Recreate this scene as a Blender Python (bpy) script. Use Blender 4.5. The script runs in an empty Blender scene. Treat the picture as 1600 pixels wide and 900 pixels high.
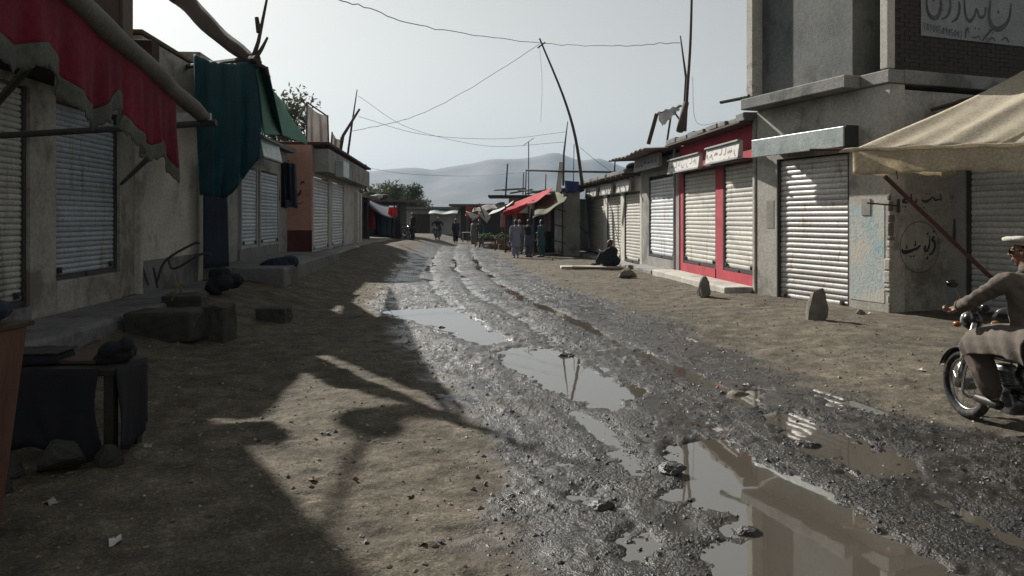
import bpy, bmesh, math, random
import numpy as np
from mathutils import Vector, Matrix

R = random.Random(7)
scene = bpy.context.scene
col = scene.collection
rad = math.radians

# ------------------------------------------------------------------ camera, sky, sun, exposure
F_PX, CAM_H, HOR = 1155.0, 1.75, 342.0
cam_d = bpy.data.cameras.new('camera')
cam = bpy.data.objects.new('camera', cam_d); col.objects.link(cam)
cam.location = (0, 0, CAM_H); cam.rotation_euler = (rad(90), 0, 0)
cam_d.sensor_width = 36; cam_d.lens = 36 * F_PX / 1600
cam_d.shift_y = -(450 - HOR) / 1600
cam_d.clip_start = 0.05; cam_d.clip_end = 9000
scene.camera = cam

SUN_EL, SUN_AZ = 33.0, 33.5            # azimuth: degrees to the left of straight ahead (+Y)
world = bpy.data.worlds.new('World'); scene.world = world; world.use_nodes = True
wn = world.node_tree; wn.nodes.clear()
w_out = wn.nodes.new('ShaderNodeOutputWorld'); w_bg = wn.nodes.new('ShaderNodeBackground')
w_sky = wn.nodes.new('ShaderNodeTexSky'); w_sky.sky_type = 'NISHITA'; w_sky.sun_disc = False
w_sky.sun_elevation = rad(SUN_EL); w_sky.sun_rotation = rad(-SUN_AZ)
w_sky.air_density = 1.0; w_sky.dust_density = 1.0; w_sky.ozone_density = 1.0
w_hs = wn.nodes.new('ShaderNodeHueSaturation'); w_hs.inputs['Saturation'].default_value = 0.15
wn.links.new(w_sky.outputs[0], w_hs.inputs['Color'])
w_tint = wn.nodes.new('ShaderNodeMix'); w_tint.data_type = 'RGBA'; w_tint.blend_type = 'MULTIPLY'; w_tint.inputs['Factor'].default_value = 1
w_tint.inputs['B'].default_value = (1.0, .985, .92, 1)          # dusty air
wn.links.new(w_hs.outputs[0], w_tint.inputs['A']); wn.links.new(w_tint.outputs['Result'], w_bg.inputs['Color'])
w_bg.inputs['Strength'].default_value = 0.062
wn.links.new(w_bg.outputs[0], w_out.inputs[0])
sun_d = bpy.data.lights.new('sun', 'SUN'); sun_d.energy = 5.0; sun_d.angle = rad(0.7)
sun_d.color = (1.0, 0.955, 0.89)
sun = bpy.data.objects.new('sun', sun_d); col.objects.link(sun)
ce = math.cos(rad(SUN_EL))
SUNDIR = Vector((-math.sin(rad(SUN_AZ)) * ce, math.cos(rad(SUN_AZ)) * ce, math.sin(rad(SUN_EL))))
sun.rotation_euler = SUNDIR.to_track_quat('Z', 'Y').to_euler(); sun.location = (-20, 25, 30)
vs = scene.view_settings
vs.view_transform = 'Standard'; vs.look = 'None'; vs.exposure = 0.60; vs.gamma = 1.0; vs.use_curve_mapping = False
scene.cycles.use_denoising = True
scene.cycles.max_bounces = 6; scene.cycles.diffuse_bounces = 3; scene.cycles.glossy_bounces = 3
scene.cycles.transmission_bounces = 3; scene.cycles.volume_bounces = 0; scene.cycles.caustics_reflective = False

# ------------------------------------------------------------------ helpers
def at(px, py, Y):
    return Vector(((px - 800) / F_PX * Y, Y, CAM_H - (py - HOR) / F_PX * Y))

def tag(o, label=None, cat=None, group=None, kind=None):
    if label: o['label'] = label
    if cat: o['category'] = cat
    if group: o['group'] = group
    if kind: o['kind'] = kind
    return o

def empty(name, loc, label=None, cat=None, group=None, rz=0):
    o = bpy.data.objects.new(name, None); col.objects.link(o)
    o.location = loc; o.rotation_euler = (0, 0, rz); o.empty_display_size = 0.2
    return tag(o, label, cat, group)

def copy_tree(o, parent=None):
    c = o.copy(); col.objects.link(c); c.parent = parent
    for ch in o.children: copy_tree(ch, c)
    return c

class MB:
    def __init__(s): s.v = []; s.f = []
    def add(s, vs, fs):
        b = len(s.v); s.v += [tuple(p) for p in vs]; s.f += [tuple(i + b for i in f) for f in fs]; return s
    def hexa(s, p):
        return s.add(p, [(0,3,2,1),(4,5,6,7),(0,1,5,4),(1,2,6,5),(2,3,7,6),(3,0,4,7)])
    def box(s, x0, x1, y0, y1, z0, z1):
        return s.hexa([(x0,y0,z0),(x1,y0,z0),(x1,y1,z0),(x0,y1,z0),(x0,y0,z1),(x1,y0,z1),(x1,y1,z1),(x0,y1,z1)])
    def tube(s, pts, r, n=8, cap=True):
        pts = [Vector(p) for p in pts]
        rs = r if isinstance(r, (list, tuple)) else [r] * len(pts)
        rings = []; up = None
        for i, p in enumerate(pts):
            d = (pts[min(i+1, len(pts)-1)] - pts[max(i-1, 0)]).normalized()
            if up is None:
                up = Vector((0,0,1)) if abs(d.z) < .9 else Vector((1,0,0))
            a = (up - d * up.dot(d))
            if a.length < 1e-4: a = d.orthogonal()
            a.normalize(); b = d.cross(a); up = a
            rings.append([p + (a * math.cos(t) + b * math.sin(t)) * rs[i] for t in [2*math.pi*k/n for k in range(n)]])
        vs = [q for g in rings for q in g]; fs = []
        for i in range(len(pts)-1):
            for k in range(n):
                fs.append((i*n+k, i*n+(k+1) % n, (i+1)*n+(k+1) % n, (i+1)*n+k))
        if cap:
            fs.append(tuple(range(n-1, -1, -1))); fs.append(tuple(range((len(pts)-1)*n, len(pts)*n)))
        return s.add(vs, fs)
    def loft(s, rings, n=16):      # rings: (center, rx, ry) horizontal ellipses
        vs = []; fs = []
        for c, rx, ry in rings:
            for k in range(n):
                t = 2*math.pi*k/n; vs.append((c[0]+rx*math.cos(t), c[1]+ry*math.sin(t), c[2]))
        m = len(rings)
        for i in range(m-1):
            for k in range(n): fs.append((i*n+k, i*n+(k+1) % n, (i+1)*n+(k+1) % n, (i+1)*n+k))
        fs.append(tuple(range(n-1, -1, -1))); fs.append(tuple(range((m-1)*n, m*n)))
        return s.add(vs, fs)
    def ell(s, c, r, rz=0, nu=14, nv=9, rx=0):
        M4 = Matrix.Translation(c) @ Matrix.Rotation(rz, 4, 'Z') @ Matrix.Rotation(rx, 4, 'X')
        vs = [M4 @ Vector((0,0,-r[2]))]; fs = []
        for i in range(1, nv):
            a = -math.pi/2 + math.pi*i/nv
            for k in range(nu):
                t = 2*math.pi*k/nu
                vs.append(M4 @ Vector((r[0]*math.cos(a)*math.cos(t), r[1]*math.cos(a)*math.sin(t), r[2]*math.sin(a))))
        vs.append(M4 @ Vector((0,0,r[2]))); L = len(vs)-1
        for k in range(nu): fs.append((0, 1+(k+1) % nu, 1+k))
        for i in range(nv-2):
            for k in range(nu):
                a = 1+i*nu; fs.append((a+k, a+(k+1) % nu, a+nu+(k+1) % nu, a+nu+k))
        a = 1+(nv-2)*nu
        for k in range(nu): fs.append((a+k, a+(k+1) % nu, L))
        return s.add(vs, fs)
    def cap_(s, p0, r0, p1, r1):
        p0 = Vector(p0); p1 = Vector(p1)
        s.tube([p0, p1], [r0, r1], 10)
        s.ell(p0, (r0, r0, r0), nu=10, nv=6); s.ell(p1, (r1, r1, r1), nu=10, nv=6); return s
    def chain(s, pr):
        for (p, r), (q, t) in zip(pr, pr[1:]): s.cap_(p, r, q, t)
        return s
    def quad(s, a, b, c, d): return s.add([a, b, c, d], [(0,1,2,3)])
    def grid(s, fn, nu, nv):
        vs = [fn(i/nu, j/nv) for j in range(nv+1) for i in range(nu+1)]
        fs = [(j*(nu+1)+i, j*(nu+1)+i+1, (j+1)*(nu+1)+i+1, (j+1)*(nu+1)+i) for j in range(nv) for i in range(nu)]
        return s.add(vs, fs)
    def mesh(s, name, mat=None, smooth=False):
        me = bpy.data.meshes.new(name); me.from_pydata(s.v, [], s.f); me.update()
        if mat: me.materials.append(mat)
        if smooth: me.polygons.foreach_set('use_smooth', [True]*len(me.polygons))
        return me
    def build(s, name, mat, parent=None, smooth=False, bevel=0, solid=0, loc=None):
        o = bpy.data.objects.new(name, s.mesh(name, mat, smooth)); col.objects.link(o)
        if parent is not None: o.parent = parent
        if loc is not None: o.location = loc
        if solid:
            m = o.modifiers.new('thickness', 'SOLIDIFY'); m.thickness = solid; m.offset = 0
        if bevel:
            m = o.modifiers.new('edge', 'BEVEL'); m.width = bevel; m.segments = 2; m.limit_method = 'ANGLE'
        return o

def remeshed(mb, name, mat, voxel, parent=None, loc=None, smooth_it=2, fold=0., freq=9.):
    """one continuous skin round overlapping closed pieces"""
    me = mb.mesh(name + '_src'); t = bpy.data.objects.new('t', me); col.objects.link(t)
    m = t.modifiers.new('r', 'REMESH'); m.mode = 'VOXEL'; m.voxel_size = voxel; m.use_smooth_shade = True
    if smooth_it:
        k = t.modifiers.new('s', 'SMOOTH'); k.iterations = smooth_it; k.factor = 0.5
    dg = bpy.context.evaluated_depsgraph_get()
    out = bpy.data.meshes.new_from_object(t.evaluated_get(dg)); out.name = name
    bpy.data.objects.remove(t); bpy.data.meshes.remove(me)
    if fold:       # creases in cloth
        n = len(out.vertices); c = np.empty(n*3, np.float32); nr = np.empty(n*3, np.float32)
        out.vertices.foreach_get('co', c); out.vertices.foreach_get('normal', nr); c = c.reshape(-1, 3); nr = nr.reshape(-1, 3)
        q = 1-np.abs(fbm(c[:,0]*freq+c[:,2]*freq*.55+3, c[:,1]*freq-c[:,2]*freq*.9+7, 3, 2.)*1.6); q2 = fbm(c[:,0]*freq*.5+c[:,2]*3, c[:,1]*freq*.5+11, 2, 5.)
        c += nr*(fold*(q-.55)+fold*.8*q2)[:, None]; out.vertices.foreach_set('co', c.ravel().astype(np.float32)); out.update()
    out.materials.clear(); out.materials.append(mat)
    out.polygons.foreach_set('use_smooth', [True]*len(out.polygons))
    o = bpy.data.objects.new(name, out); col.objects.link(o)
    if parent is not None: o.parent = parent
    if loc is not None: o.location = loc
    return o

class Frame:
    """facade frame: u along the wall, v into the building, z up"""
    def __init__(s, o, U, V): s.o = Vector((o[0], o[1], 0)); s.U = Vector((*U, 0)).normalized(); s.V = Vector((*V, 0)).normalized()
    def p(s, u, v, z): return s.o + s.U*u + s.V*v + Vector((0,0,z))
    def box(s, mb, u0, u1, v0, v1, z0, z1):
        P = s.p
        pts = [P(u0,v0,z0),P(u1,v0,z0),P(u1,v1,z0),P(u0,v1,z0),P(u0,v0,z1),P(u1,v0,z1),P(u1,v1,z1),P(u0,v1,z1)]
        if s.U.cross(s.V).z < 0: pts = [pts[i] for i in (0,3,2,1,4,7,6,5)]
        return mb.hexa(pts)
    def rotz(s): return math.atan2(s.U.y, s.U.x)

def spline(pts, n=8):
    pts = [Vector(p) for p in pts]; out = []
    P = [pts[0]*2-pts[1]] + pts + [pts[-1]*2-pts[-2]]
    for i in range(1, len(P)-2):
        a, b, c, d = P[i-1], P[i], P[i+1], P[i+2]
        for k in range(n):
            t = k/n
            out.append(0.5*((2*b)+(c-a)*t+(2*a-5*b+4*c-d)*t*t+(3*b-a-3*c+d)*t**3))
    out.append(pts[-1]); return out

def strokes(mb, place, lines, n=6):
    """brush lettering: lines of (x, y, width); place(x, y) -> world point on the painted surface"""
    for L in lines:
        if len(L) == 1:
            x, y, w = L[0]; h = w/2
            mb.quad(place(x-h, y), place(x, y-h), place(x+h, y), place(x, y+h)); continue
        q = spline([(a[0], a[1], a[2]) for a in L], n)
        vs = []
        for i, p in enumerate(q):
            d = q[min(i+1, len(q)-1)] - q[max(i-1, 0)]; d.z = 0
            d = d.normalized() if d.length > 1e-6 else Vector((1,0,0))
            nx, ny = -d.y, d.x; w = max(p.z, .002)/2
            vs += [place(p.x+nx*w, p.y+ny*w), place(p.x-nx*w, p.y-ny*w)]
        mb.add(vs, [(2*i, 2*i+1, 2*i+3, 2*i+2) for i in range(len(q)-1)])
    return mb

# ------------------------------------------------------------------ procedural materials
def M(name, c1, c2=None, rough=.85, scale=2.0, stretch=1.0, bump=.15, bscale=25, metal=0., spec=.4,
      dirt=None, dscale=1.2, dthr=.55, transl=0., grain=.25, dstretch=None, piece=0.):
    m = bpy.data.materials.new(name); m.use_nodes = True
    nt = m.node_tree; N = nt.nodes; L = nt.links; N.clear()
    out = N.new('ShaderNodeOutputMaterial'); b = N.new('ShaderNodeBsdfPrincipled')
    geo = N.new('ShaderNodeNewGeometry'); mp = N.new('ShaderNodeMapping'); mp.inputs['Scale'].default_value = (1, 1, stretch)
    L.new(geo.outputs['Position'], mp.inputs['Vector'])
    def noise(sc, det=6, r=.6):
        n = N.new('ShaderNodeTexNoise'); n.inputs['Scale'].default_value = sc; n.inputs['Detail'].default_value = det
        n.inputs['Roughness'].default_value = r; L.new(mp.outputs[0], n.inputs['Vector']); return n
    if c2 is None: c2 = tuple(x*.68 for x in c1)
    n1 = noise(scale); rp = N.new('ShaderNodeValToRGB')
    rp.color_ramp.elements[0].position = .35; rp.color_ramp.elements[1].position = .66
    rp.color_ramp.elements[0].color = (*c2, 1); rp.color_ramp.elements[1].color = (*c1, 1)
    L.new(n1.outputs['Fac'], rp.inputs['Fac']); cur = rp.outputs['Color']
    if grain:
        n2 = noise(scale*14, 4); mr = N.new('ShaderNodeMapRange')
        mr.inputs['From Min'].default_value = .3; mr.inputs['From Max'].default_value = .7
        mr.inputs['To Min'].default_value = 1-grain; mr.inputs['To Max'].default_value = 1+grain*.6
        L.new(n2.outputs['Fac'], mr.inputs['Value'])
        mx = N.new('ShaderNodeMix'); mx.data_type = 'RGBA'; mx.blend_type = 'MULTIPLY'; mx.inputs['Factor'].default_value = 1
        L.new(cur, mx.inputs['A']); L.new(mr.outputs[0], mx.inputs['B']); cur = mx.outputs['Result']
    if dirt:
        n3 = noise(dscale, 9, .68)
        if dstretch:       # runs of rust and dust down the sheet
            mp2 = N.new('ShaderNodeMapping'); mp2.inputs['Scale'].default_value = (1, 1, dstretch); L.new(geo.outputs['Position'], mp2.inputs['Vector']); L.new(mp2.outputs[0], n3.inputs['Vector'])
        st = N.new('ShaderNodeMapRange'); st.interpolation_type = 'SMOOTHSTEP'
        st.inputs['From Min'].default_value = dthr-.06; st.inputs['From Max'].default_value = dthr+.08
        L.new(n3.outputs['Fac'], st.inputs['Value'])
        mx = N.new('ShaderNodeMix'); mx.data_type = 'RGBA'; L.new(st.outputs[0], mx.inputs['Factor'])
        L.new(cur, mx.inputs['A']); mx.inputs['B'].default_value = (*dirt, 1); cur = mx.outputs['Result']
    if piece:              # each slat has weathered a little differently
        oi = N.new('ShaderNodeObjectInfo'); mr = N.new('ShaderNodeMapRange'); mr.inputs['To Min'].default_value = 1-piece; mr.inputs['To Max'].default_value = 1+piece*.6
        L.new(oi.outputs['Random'], mr.inputs['Value']); mx = N.new('ShaderNodeMix'); mx.data_type = 'RGBA'; mx.blend_type = 'MULTIPLY'; mx.inputs['Factor'].default_value = 1
        L.new(cur, mx.inputs['A']); L.new(mr.outputs[0], mx.inputs['B']); cur = mx.outputs['Result']
    L.new(cur, b.inputs['Base Color'])
    b.inputs['Roughness'].default_value = rough; b.inputs['Metallic'].default_value = metal
    b.inputs['Specular IOR Level'].default_value = spec
    if bump:
        n4 = noise(bscale, 5); bp = N.new('ShaderNodeBump'); bp.inputs['Strength'].default_value = bump
        bp.inputs['Distance'].default_value = .02; L.new(n4.outputs['Fac'], bp.inputs['Height']); L.new(bp.outputs[0], b.inputs['Normal'])
    if transl:
        tr = N.new('ShaderNodeBsdfTranslucent'); L.new(cur, tr.inputs['Color']); ms = N.new('ShaderNodeMixShader')
        ms.inputs[0].default_value = transl; L.new(b.outputs[0], ms.inputs[1]); L.new(tr.outputs[0], ms.inputs[2]); L.new(ms.outputs[0], out.inputs['Surface'])
    else: L.new(b.outputs[0], out.inputs['Surface'])
    return m

K = {}
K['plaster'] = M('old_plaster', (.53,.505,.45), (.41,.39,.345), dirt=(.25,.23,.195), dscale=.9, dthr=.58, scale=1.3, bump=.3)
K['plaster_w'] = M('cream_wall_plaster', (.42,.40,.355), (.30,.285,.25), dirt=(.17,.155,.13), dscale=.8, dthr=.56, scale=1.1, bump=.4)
K['concrete'] = M('grey_concrete', (.31,.305,.285), (.22,.215,.20), dirt=(.13,.125,.115), dscale=1.1, dthr=.57, scale=1.5, bump=.35)
K['concrete_d'] = M('weathered_grey_render', (.19,.195,.185), (.13,.135,.13), dirt=(.08,.08,.076), dscale=.9, scale=1.0, bump=.3)
K['whitewash_and_lit'] = M('whitewash_and_lit_edge', (.62,.60,.53), (.45,.43,.37), dirt=(.22,.20,.17), dscale=2, dthr=.62, bump=.3)  # whitewash on walls; also stands for the sunlit strip on one corner
K['bluewash'] = M('flaking_blue_wash', (.36,.52,.55), (.56,.57,.53), dirt=(.58,.55,.48), dscale=1.8, dthr=.52, scale=1.3, bump=.4)
K['red_paint'] = M('pinkish_red_paint', (.47,.055,.075), (.36,.04,.055), dirt=(.30,.13,.11), dscale=1.4, dthr=.68, bump=.2)
K['salmon'] = M('salmon_paint', (.45,.255,.20), (.37,.20,.16), dirt=(.26,.16,.125), dscale=1.0, dthr=.66)
K['maroon'] = M('dark_maroon_dado', (.10,.028,.03), (.07,.022,.025))
K['brick'] = M('dark_brick', (.060,.045,.040), (.038,.032,.030), scale=5, bump=.4)
K['mortar'] = M('dark_mortar', (.048,.042,.039), rough=.95)
K['brown_wood'] = M('dark_brown_wood', (.085,.052,.038), (.05,.032,.025), scale=6, stretch=.2, bump=.4)
K['orange_wood'] = M('varnished_orange_wood', (.17,.078,.052), (.10,.046,.032), scale=7, stretch=.12, bump=.3, rough=.6)
K['pole_wood'] = M('weathered_pole_wood', (.10,.075,.055), (.06,.045,.035), scale=5, stretch=.3, bump=.5)
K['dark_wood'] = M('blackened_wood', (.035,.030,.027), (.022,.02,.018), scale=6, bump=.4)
K['steel_l'] = M('grey_blue_shutter_steel', (.46,.51,.55), (.35,.395,.435), rough=.55, metal=.1, scale=1.2, stretch=.5, dirt=(.24,.20,.16), dscale=4.5, dthr=.60, bump=.08, dstretch=.12, piece=.14)
K['steel_tan'] = M('tan_grey_shutter_steel', (.50,.50,.46), (.38,.38,.35), rough=.6, metal=.1, scale=1.2, stretch=.5, dirt=(.22,.19,.15), dscale=4.5, dthr=.58, bump=.08, dstretch=.12, piece=.14)
K['steel_w'] = M('bare_galvanised_shutter', (.62,.61,.585), (.49,.48,.46), rough=.45, metal=.15, scale=1.4, dirt=(.30,.21,.15), dscale=3.6, dthr=.60, bump=.1, dstretch=.5, piece=.16)
K['steel_cream'] = M('cream_shutter_paint', (.53,.52,.46), (.43,.42,.375), rough=.6, scale=1.2, dirt=(.30,.255,.19), dscale=4., dthr=.60, bump=.06, dstretch=.15, piece=.12)
K['steel_grey'] = M('silver_grey_shutter', (.58,.60,.61), (.46,.48,.49), rough=.5, metal=.1, scale=1.5, dirt=(.25,.20,.16), dscale=4., dthr=.61, bump=.06, dstretch=.15, piece=.14)
K['frame'] = M('dark_steel_frame', (.07,.07,.072), (.045,.045,.047), rough=.6, metal=.3)
K['frame_l'] = M('pale_grey_painted_steel', (.36,.37,.37), (.28,.29,.29), rough=.6, dirt=(.16,.12,.09), dscale=3, dthr=.64)
K['tin'] = M('dull_tin_sheet', (.48,.52,.50), (.34,.38,.37), rough=.42, metal=.55, scale=2.5, dirt=(.22,.19,.16), dscale=2.2, dthr=.66, bump=.3, bscale=6)
K['rust_tin'] = M('rusty_tin_sheet', (.16,.13,.11), (.10,.08,.065), rough=.75, metal=.2, dirt=(.14,.06,.035), dscale=2.5, dthr=.58)
K['sign_w'] = M('faded_white_sign_sheet', (.60,.58,.55), (.50,.48,.45), rough=.6, dirt=(.36,.32,.28), dscale=3, dthr=.62)
K['banner'] = M('white_painted_patch', (.30,.31,.33), (.24,.25,.26), dirt=(.12,.12,.12), dscale=1.6, dthr=.62)
K['ink'] = M('black_paint', (.022,.022,.025), (.05,.05,.052), scale=9, bump=0)
K['ink_red'] = M('dark_red_paint', (.16,.02,.03), (.10,.015,.02), bump=0)
K['ink_grey'] = M('weathered_black_lettering', (.055,.055,.06), (.12,.12,.125), scale=5, bump=0)
K['ink_faded'] = M('faded_grey_lettering', (.16,.15,.16), (.28,.22,.22), bump=0, scale=6)
K['red_cloth'] = M('red_awning_cloth', (.27,.022,.045), (.16,.014,.032), rough=.9, transl=.3, bump=.3, bscale=60)
K['fringe'] = M('grey_green_fringe', (.15,.16,.135), (.10,.11,.095), rough=.95, bump=.6, bscale=90, transl=.15)
K['roll'] = M('grey_rolled_canvas', (.15,.14,.13), (.10,.095,.09), rough=.85, scale=3, bump=.4)
K['teal'] = M('deep_teal_cloth', (.018,.115,.14), (.012,.08,.10), rough=.8, transl=.14, bump=.25, bscale=8)
K['navy'] = M('dark_navy_cloth', (.015,.025,.045), (.01,.016,.03), rough=.9)
K['green'] = M('green_tarpaulin', (.06,.27,.17), (.042,.20,.13), rough=.6, transl=.33, bump=.2, bscale=10)
K['canvas'] = M('beige_tent_canvas', (.76,.69,.55), (.67,.60,.47), rough=.9, transl=.5, dirt=(.48,.41,.31), dscale=1.5, dthr=.64, bump=.2, bscale=14)
K['bright_red'] = M('bright_red_awning_cloth', (.60,.02,.03), (.50,.015,.025), rough=.8, transl=.4)
K['olive'] = M('olive_tarpaulin', (.12,.115,.05), (.085,.08,.035), rough=.8, transl=.25)
K['white_cloth'] = M('white_plastic_sheet', (.62,.62,.62), (.48,.48,.49), rough=.7, transl=.3, dirt=(.32,.30,.28), dscale=2.5, dthr=.64)
K['blue_tarp'] = M('dark_blue_tarpaulin', (.02,.035,.14), (.012,.022,.09), rough=.6)
K['orange_cloth'] = M('orange_cloth', (.40,.10,.03), (.30,.07,.025), transl=.3)
K['pink_cloth'] = M('pink_cloth', (.50,.30,.30), (.38,.2,.2), transl=.3)
K['grey_cloth'] = M('dirty_grey_cloth', (.55,.53,.50), (.38,.37,.35), transl=.55, scale=4, stretch=.3)
K['blue_grey_cloth'] = M('blue_grey_awning_cloth', (.14,.16,.20), (.10,.115,.145), transl=.3)
K['red_iron'] = M('dark_red_iron_pole', (.11,.03,.03), (.07,.025,.022), rough=.6, dirt=(.06,.035,.025), dscale=5)
K['rock'] = M('dusty_rock', (.22,.20,.17), (.15,.135,.115), scale=4, bump=.7, bscale=14)
K['rock_d'] = M('dark_block_stone', (.06,.058,.052), (.04,.038,.035), scale=4, bump=.6)
K['leaf'] = M('olive_green_leaves', (.085,.10,.045), (.05,.065,.03), rough=.7, transl=.3, bump=0)
K['leaf2'] = M('dusty_green_leaves', (.095,.11,.06), (.06,.075,.04), rough=.75, transl=.3, bump=0)
K['bark'] = M('grey_brown_bark', (.09,.07,.05), bump=.6)
K['wire'] = M('black_wire', (.03,.03,.032), rough=.6, bump=0)
K['skin'] = M('brown_skin', (.23,.115,.075), (.20,.10,.065), rough=.55, bump=.05, grain=.1)
K['hair'] = M('black_hair', (.012,.011,.011), rough=.5, bump=.4, bscale=80)
K['khaki'] = M('khaki_cotton', (.135,.110,.088), (.10,.083,.068), rough=.9, bump=.25, bscale=18, grain=.12)
K['khaki_d'] = M('brown_khaki_cotton', (.105,.080,.066), (.078,.060,.050), rough=.9, bump=.25, bscale=18, grain=.12)
K['cap_white'] = M('off_white_wool', (.60,.57,.50), (.52,.49,.43), rough=.95, bump=.4, bscale=60, grain=.15)
K['lavender'] = M('lavender_cotton', (.27,.27,.38), (.22,.22,.32), rough=.9, grain=.1)
K['black_cloth'] = M('black_cotton', (.016,.017,.021), (.011,.012,.015), rough=.9, grain=.1)
K['slate'] = M('slate_blue_cotton', (.075,.09,.125), (.055,.065,.095), rough=.9, grain=.1)
K['teal_d'] = M('dusty_teal_cotton', (.05,.11,.125), (.035,.085,.10), rough=.9, grain=.1)
K['grey_k'] = M('grey_cotton', (.19,.19,.19), (.15,.15,.15), rough=.9, grain=.1)
K['leather'] = M('dark_leather', (.03,.022,.018), rough=.5)
K['rubber'] = M('black_rubber', (.02,.02,.02), rough=.8, dirt=(.11,.09,.065), dscale=6, dthr=.6, bump=.3)
K['chrome'] = M('worn_chrome', (.42,.42,.41), (.25,.25,.24), rough=.25, metal=1., bump=.03, grain=.1)
K['alloy'] = M('dull_engine_alloy', (.28,.28,.28), (.18,.18,.18), rough=.42, metal=.8)
K['black_gloss'] = M('black_bike_enamel', (.012,.012,.014), rough=.22, bump=.02, spec=.5, dirt=(.08,.068,.05), dscale=5, dthr=.66)
K['seat'] = M('black_vinyl', (.018,.018,.018), rough=.55)
K['lens_red'] = M('red_lens', (.35,.01,.01), rough=.25, bump=0)
K['lens_amber'] = M('amber_lens', (.30,.11,.02), rough=.35, bump=0)
K['glass_dark'] = M('dark_glass', (.01,.01,.012), rough=.08, bump=0)
K['lamp_glass'] = M('pale_lamp_glass', (.45,.46,.47), rough=.15, bump=0)
K['paper'] = M('dirty_white_paper', (.40,.385,.35), (.28,.27,.24), rough=.9, bump=0)
K['veg'] = M('green_vegetables', (.10,.17,.045), (.06,.10,.03), scale=8)
K['veg_w'] = M('pale_vegetables', (.45,.42,.34), (.30,.30,.22), scale=8)
K['tomato'] = M('red_vegetables', (.36,.05,.03), (.26,.04,.02), scale=8)
K['crate'] = M('crate_wood', (.22,.16,.10), (.15,.105,.07), scale=5, bump=.4)

# ------------------------------------------------------------------ ground
_rng = np.random.RandomState(11); _LAT = _rng.rand(512, 512)
def vnoise(x, y):
    xi = np.floor(x).astype(int); yi = np.floor(y).astype(int); fx = x-xi; fy = y-yi
    fx = fx*fx*(3-2*fx); fy = fy*fy*(3-2*fy)
    g = lambda a, b: _LAT[a & 511, b & 511]
    return (g(xi,yi)*(1-fx)+g(xi+1,yi)*fx)*(1-fy)+(g(xi,yi+1)*(1-fx)+g(xi+1,yi+1)*fx)*fy
def fbm(x, y, o=4, seed=0.):
    s = 0; a = .5; t = 0
    for i in range(o):
        c, d = math.cos(i*.9+seed), math.sin(i*.9+seed)
        s = s+a*(vnoise((x*c-y*d)*2**i+seed*17.3, (x*d+y*c)*2**i+seed*9.1)-.5); t += a; a *= .5
    return s/t*2
def sstep(a, b, x):
    t = np.clip((x-a)/(b-a), 0, 1); return t*t*(3-2*t)

WET_Y = [0, 3.6, 6.3, 8.8, 12.6, 16, 20, 26, 34, 50, 70]
WET_L = [.25, .0, -.35, -1.0, -2.1, -2.9, -3.4, -4.1, -4.8, -5.4, -6.5]
WET_R = [3.6, 4.1, 3.7, 3.1, 2.6, 1.9, 1.1, .2, -.6, -1.8, -4.0]
def ppx(L): return [(at(x, y, CAM_H*F_PX/(y-HOR)).x, CAM_H*F_PX/(y-HOR)) for x, y in L]
PUDDLES = [
    ('broad brown puddle nearest the camera reflecting the concrete shop', ppx([(1036,688),(1085,682),(1135,686),(1185,716),(1240,745),(1335,790),(1405,840),(1490,882),(1600,905),(1700,960),(1500,1010),(1180,1000),(1140,925),(1095,862),(1150,838),(1135,800),(1052,772),(1062,738)])),
    ('long pale puddle mid street mirroring the leaning pole', ppx([(778,548),(820,541),(885,546),(915,572),(950,588),(992,604),(986,640),(930,632),(880,612),(836,592),(800,572)])),
    ('narrow bright puddle strung out along the left wheel rut', ppx([(588,484),(640,480),(705,478),(748,505),(800,532),(760,536),(705,516),(650,502)])),
    ('shallow puddle between the big puddle and the motorcycle', ppx([(1195,640),(1250,640),(1300,672),(1370,690),(1425,712),(1415,738),(1340,742),(1300,722),(1240,690)])),
    ('small puddle in the churned mud left of the broad puddle', ppx([(908,768),(935,764),(962,784),(1000,800),(985,808),(945,796)])),
    ('tiny puddle at the lower edge beside the trampled mud', ppx([(948,828),(990,824),(1015,846),(1020,868),(985,866)])),
    ('slim wet pool past the middle puddle on its right', ppx([(1120,618),(1175,600),(1205,606),(1180,628),(1140,634)])),
]
WATER_Z = -.030
def poly_sd(x, y, P):
    d = np.full(x.shape, 1e9); ins = np.zeros(x.shape, bool); n = len(P)
    for i in range(n):
        (ax, ay), (bx, by) = P[i], P[(i+1) % n]
        ex, ey = bx-ax, by-ay; t = np.clip(((x-ax)*ex+(y-ay)*ey)/(ex*ex+ey*ey), 0, 1)
        d = np.minimum(d, np.hypot(x-ax-t*ex, y-ay-t*ey))
        c = ((ay > y) != (by > y)) & (x < ex*(y-ay)/(ey+1e-12)+ax); ins ^= c
    return np.where(ins, -d, d)

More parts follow.
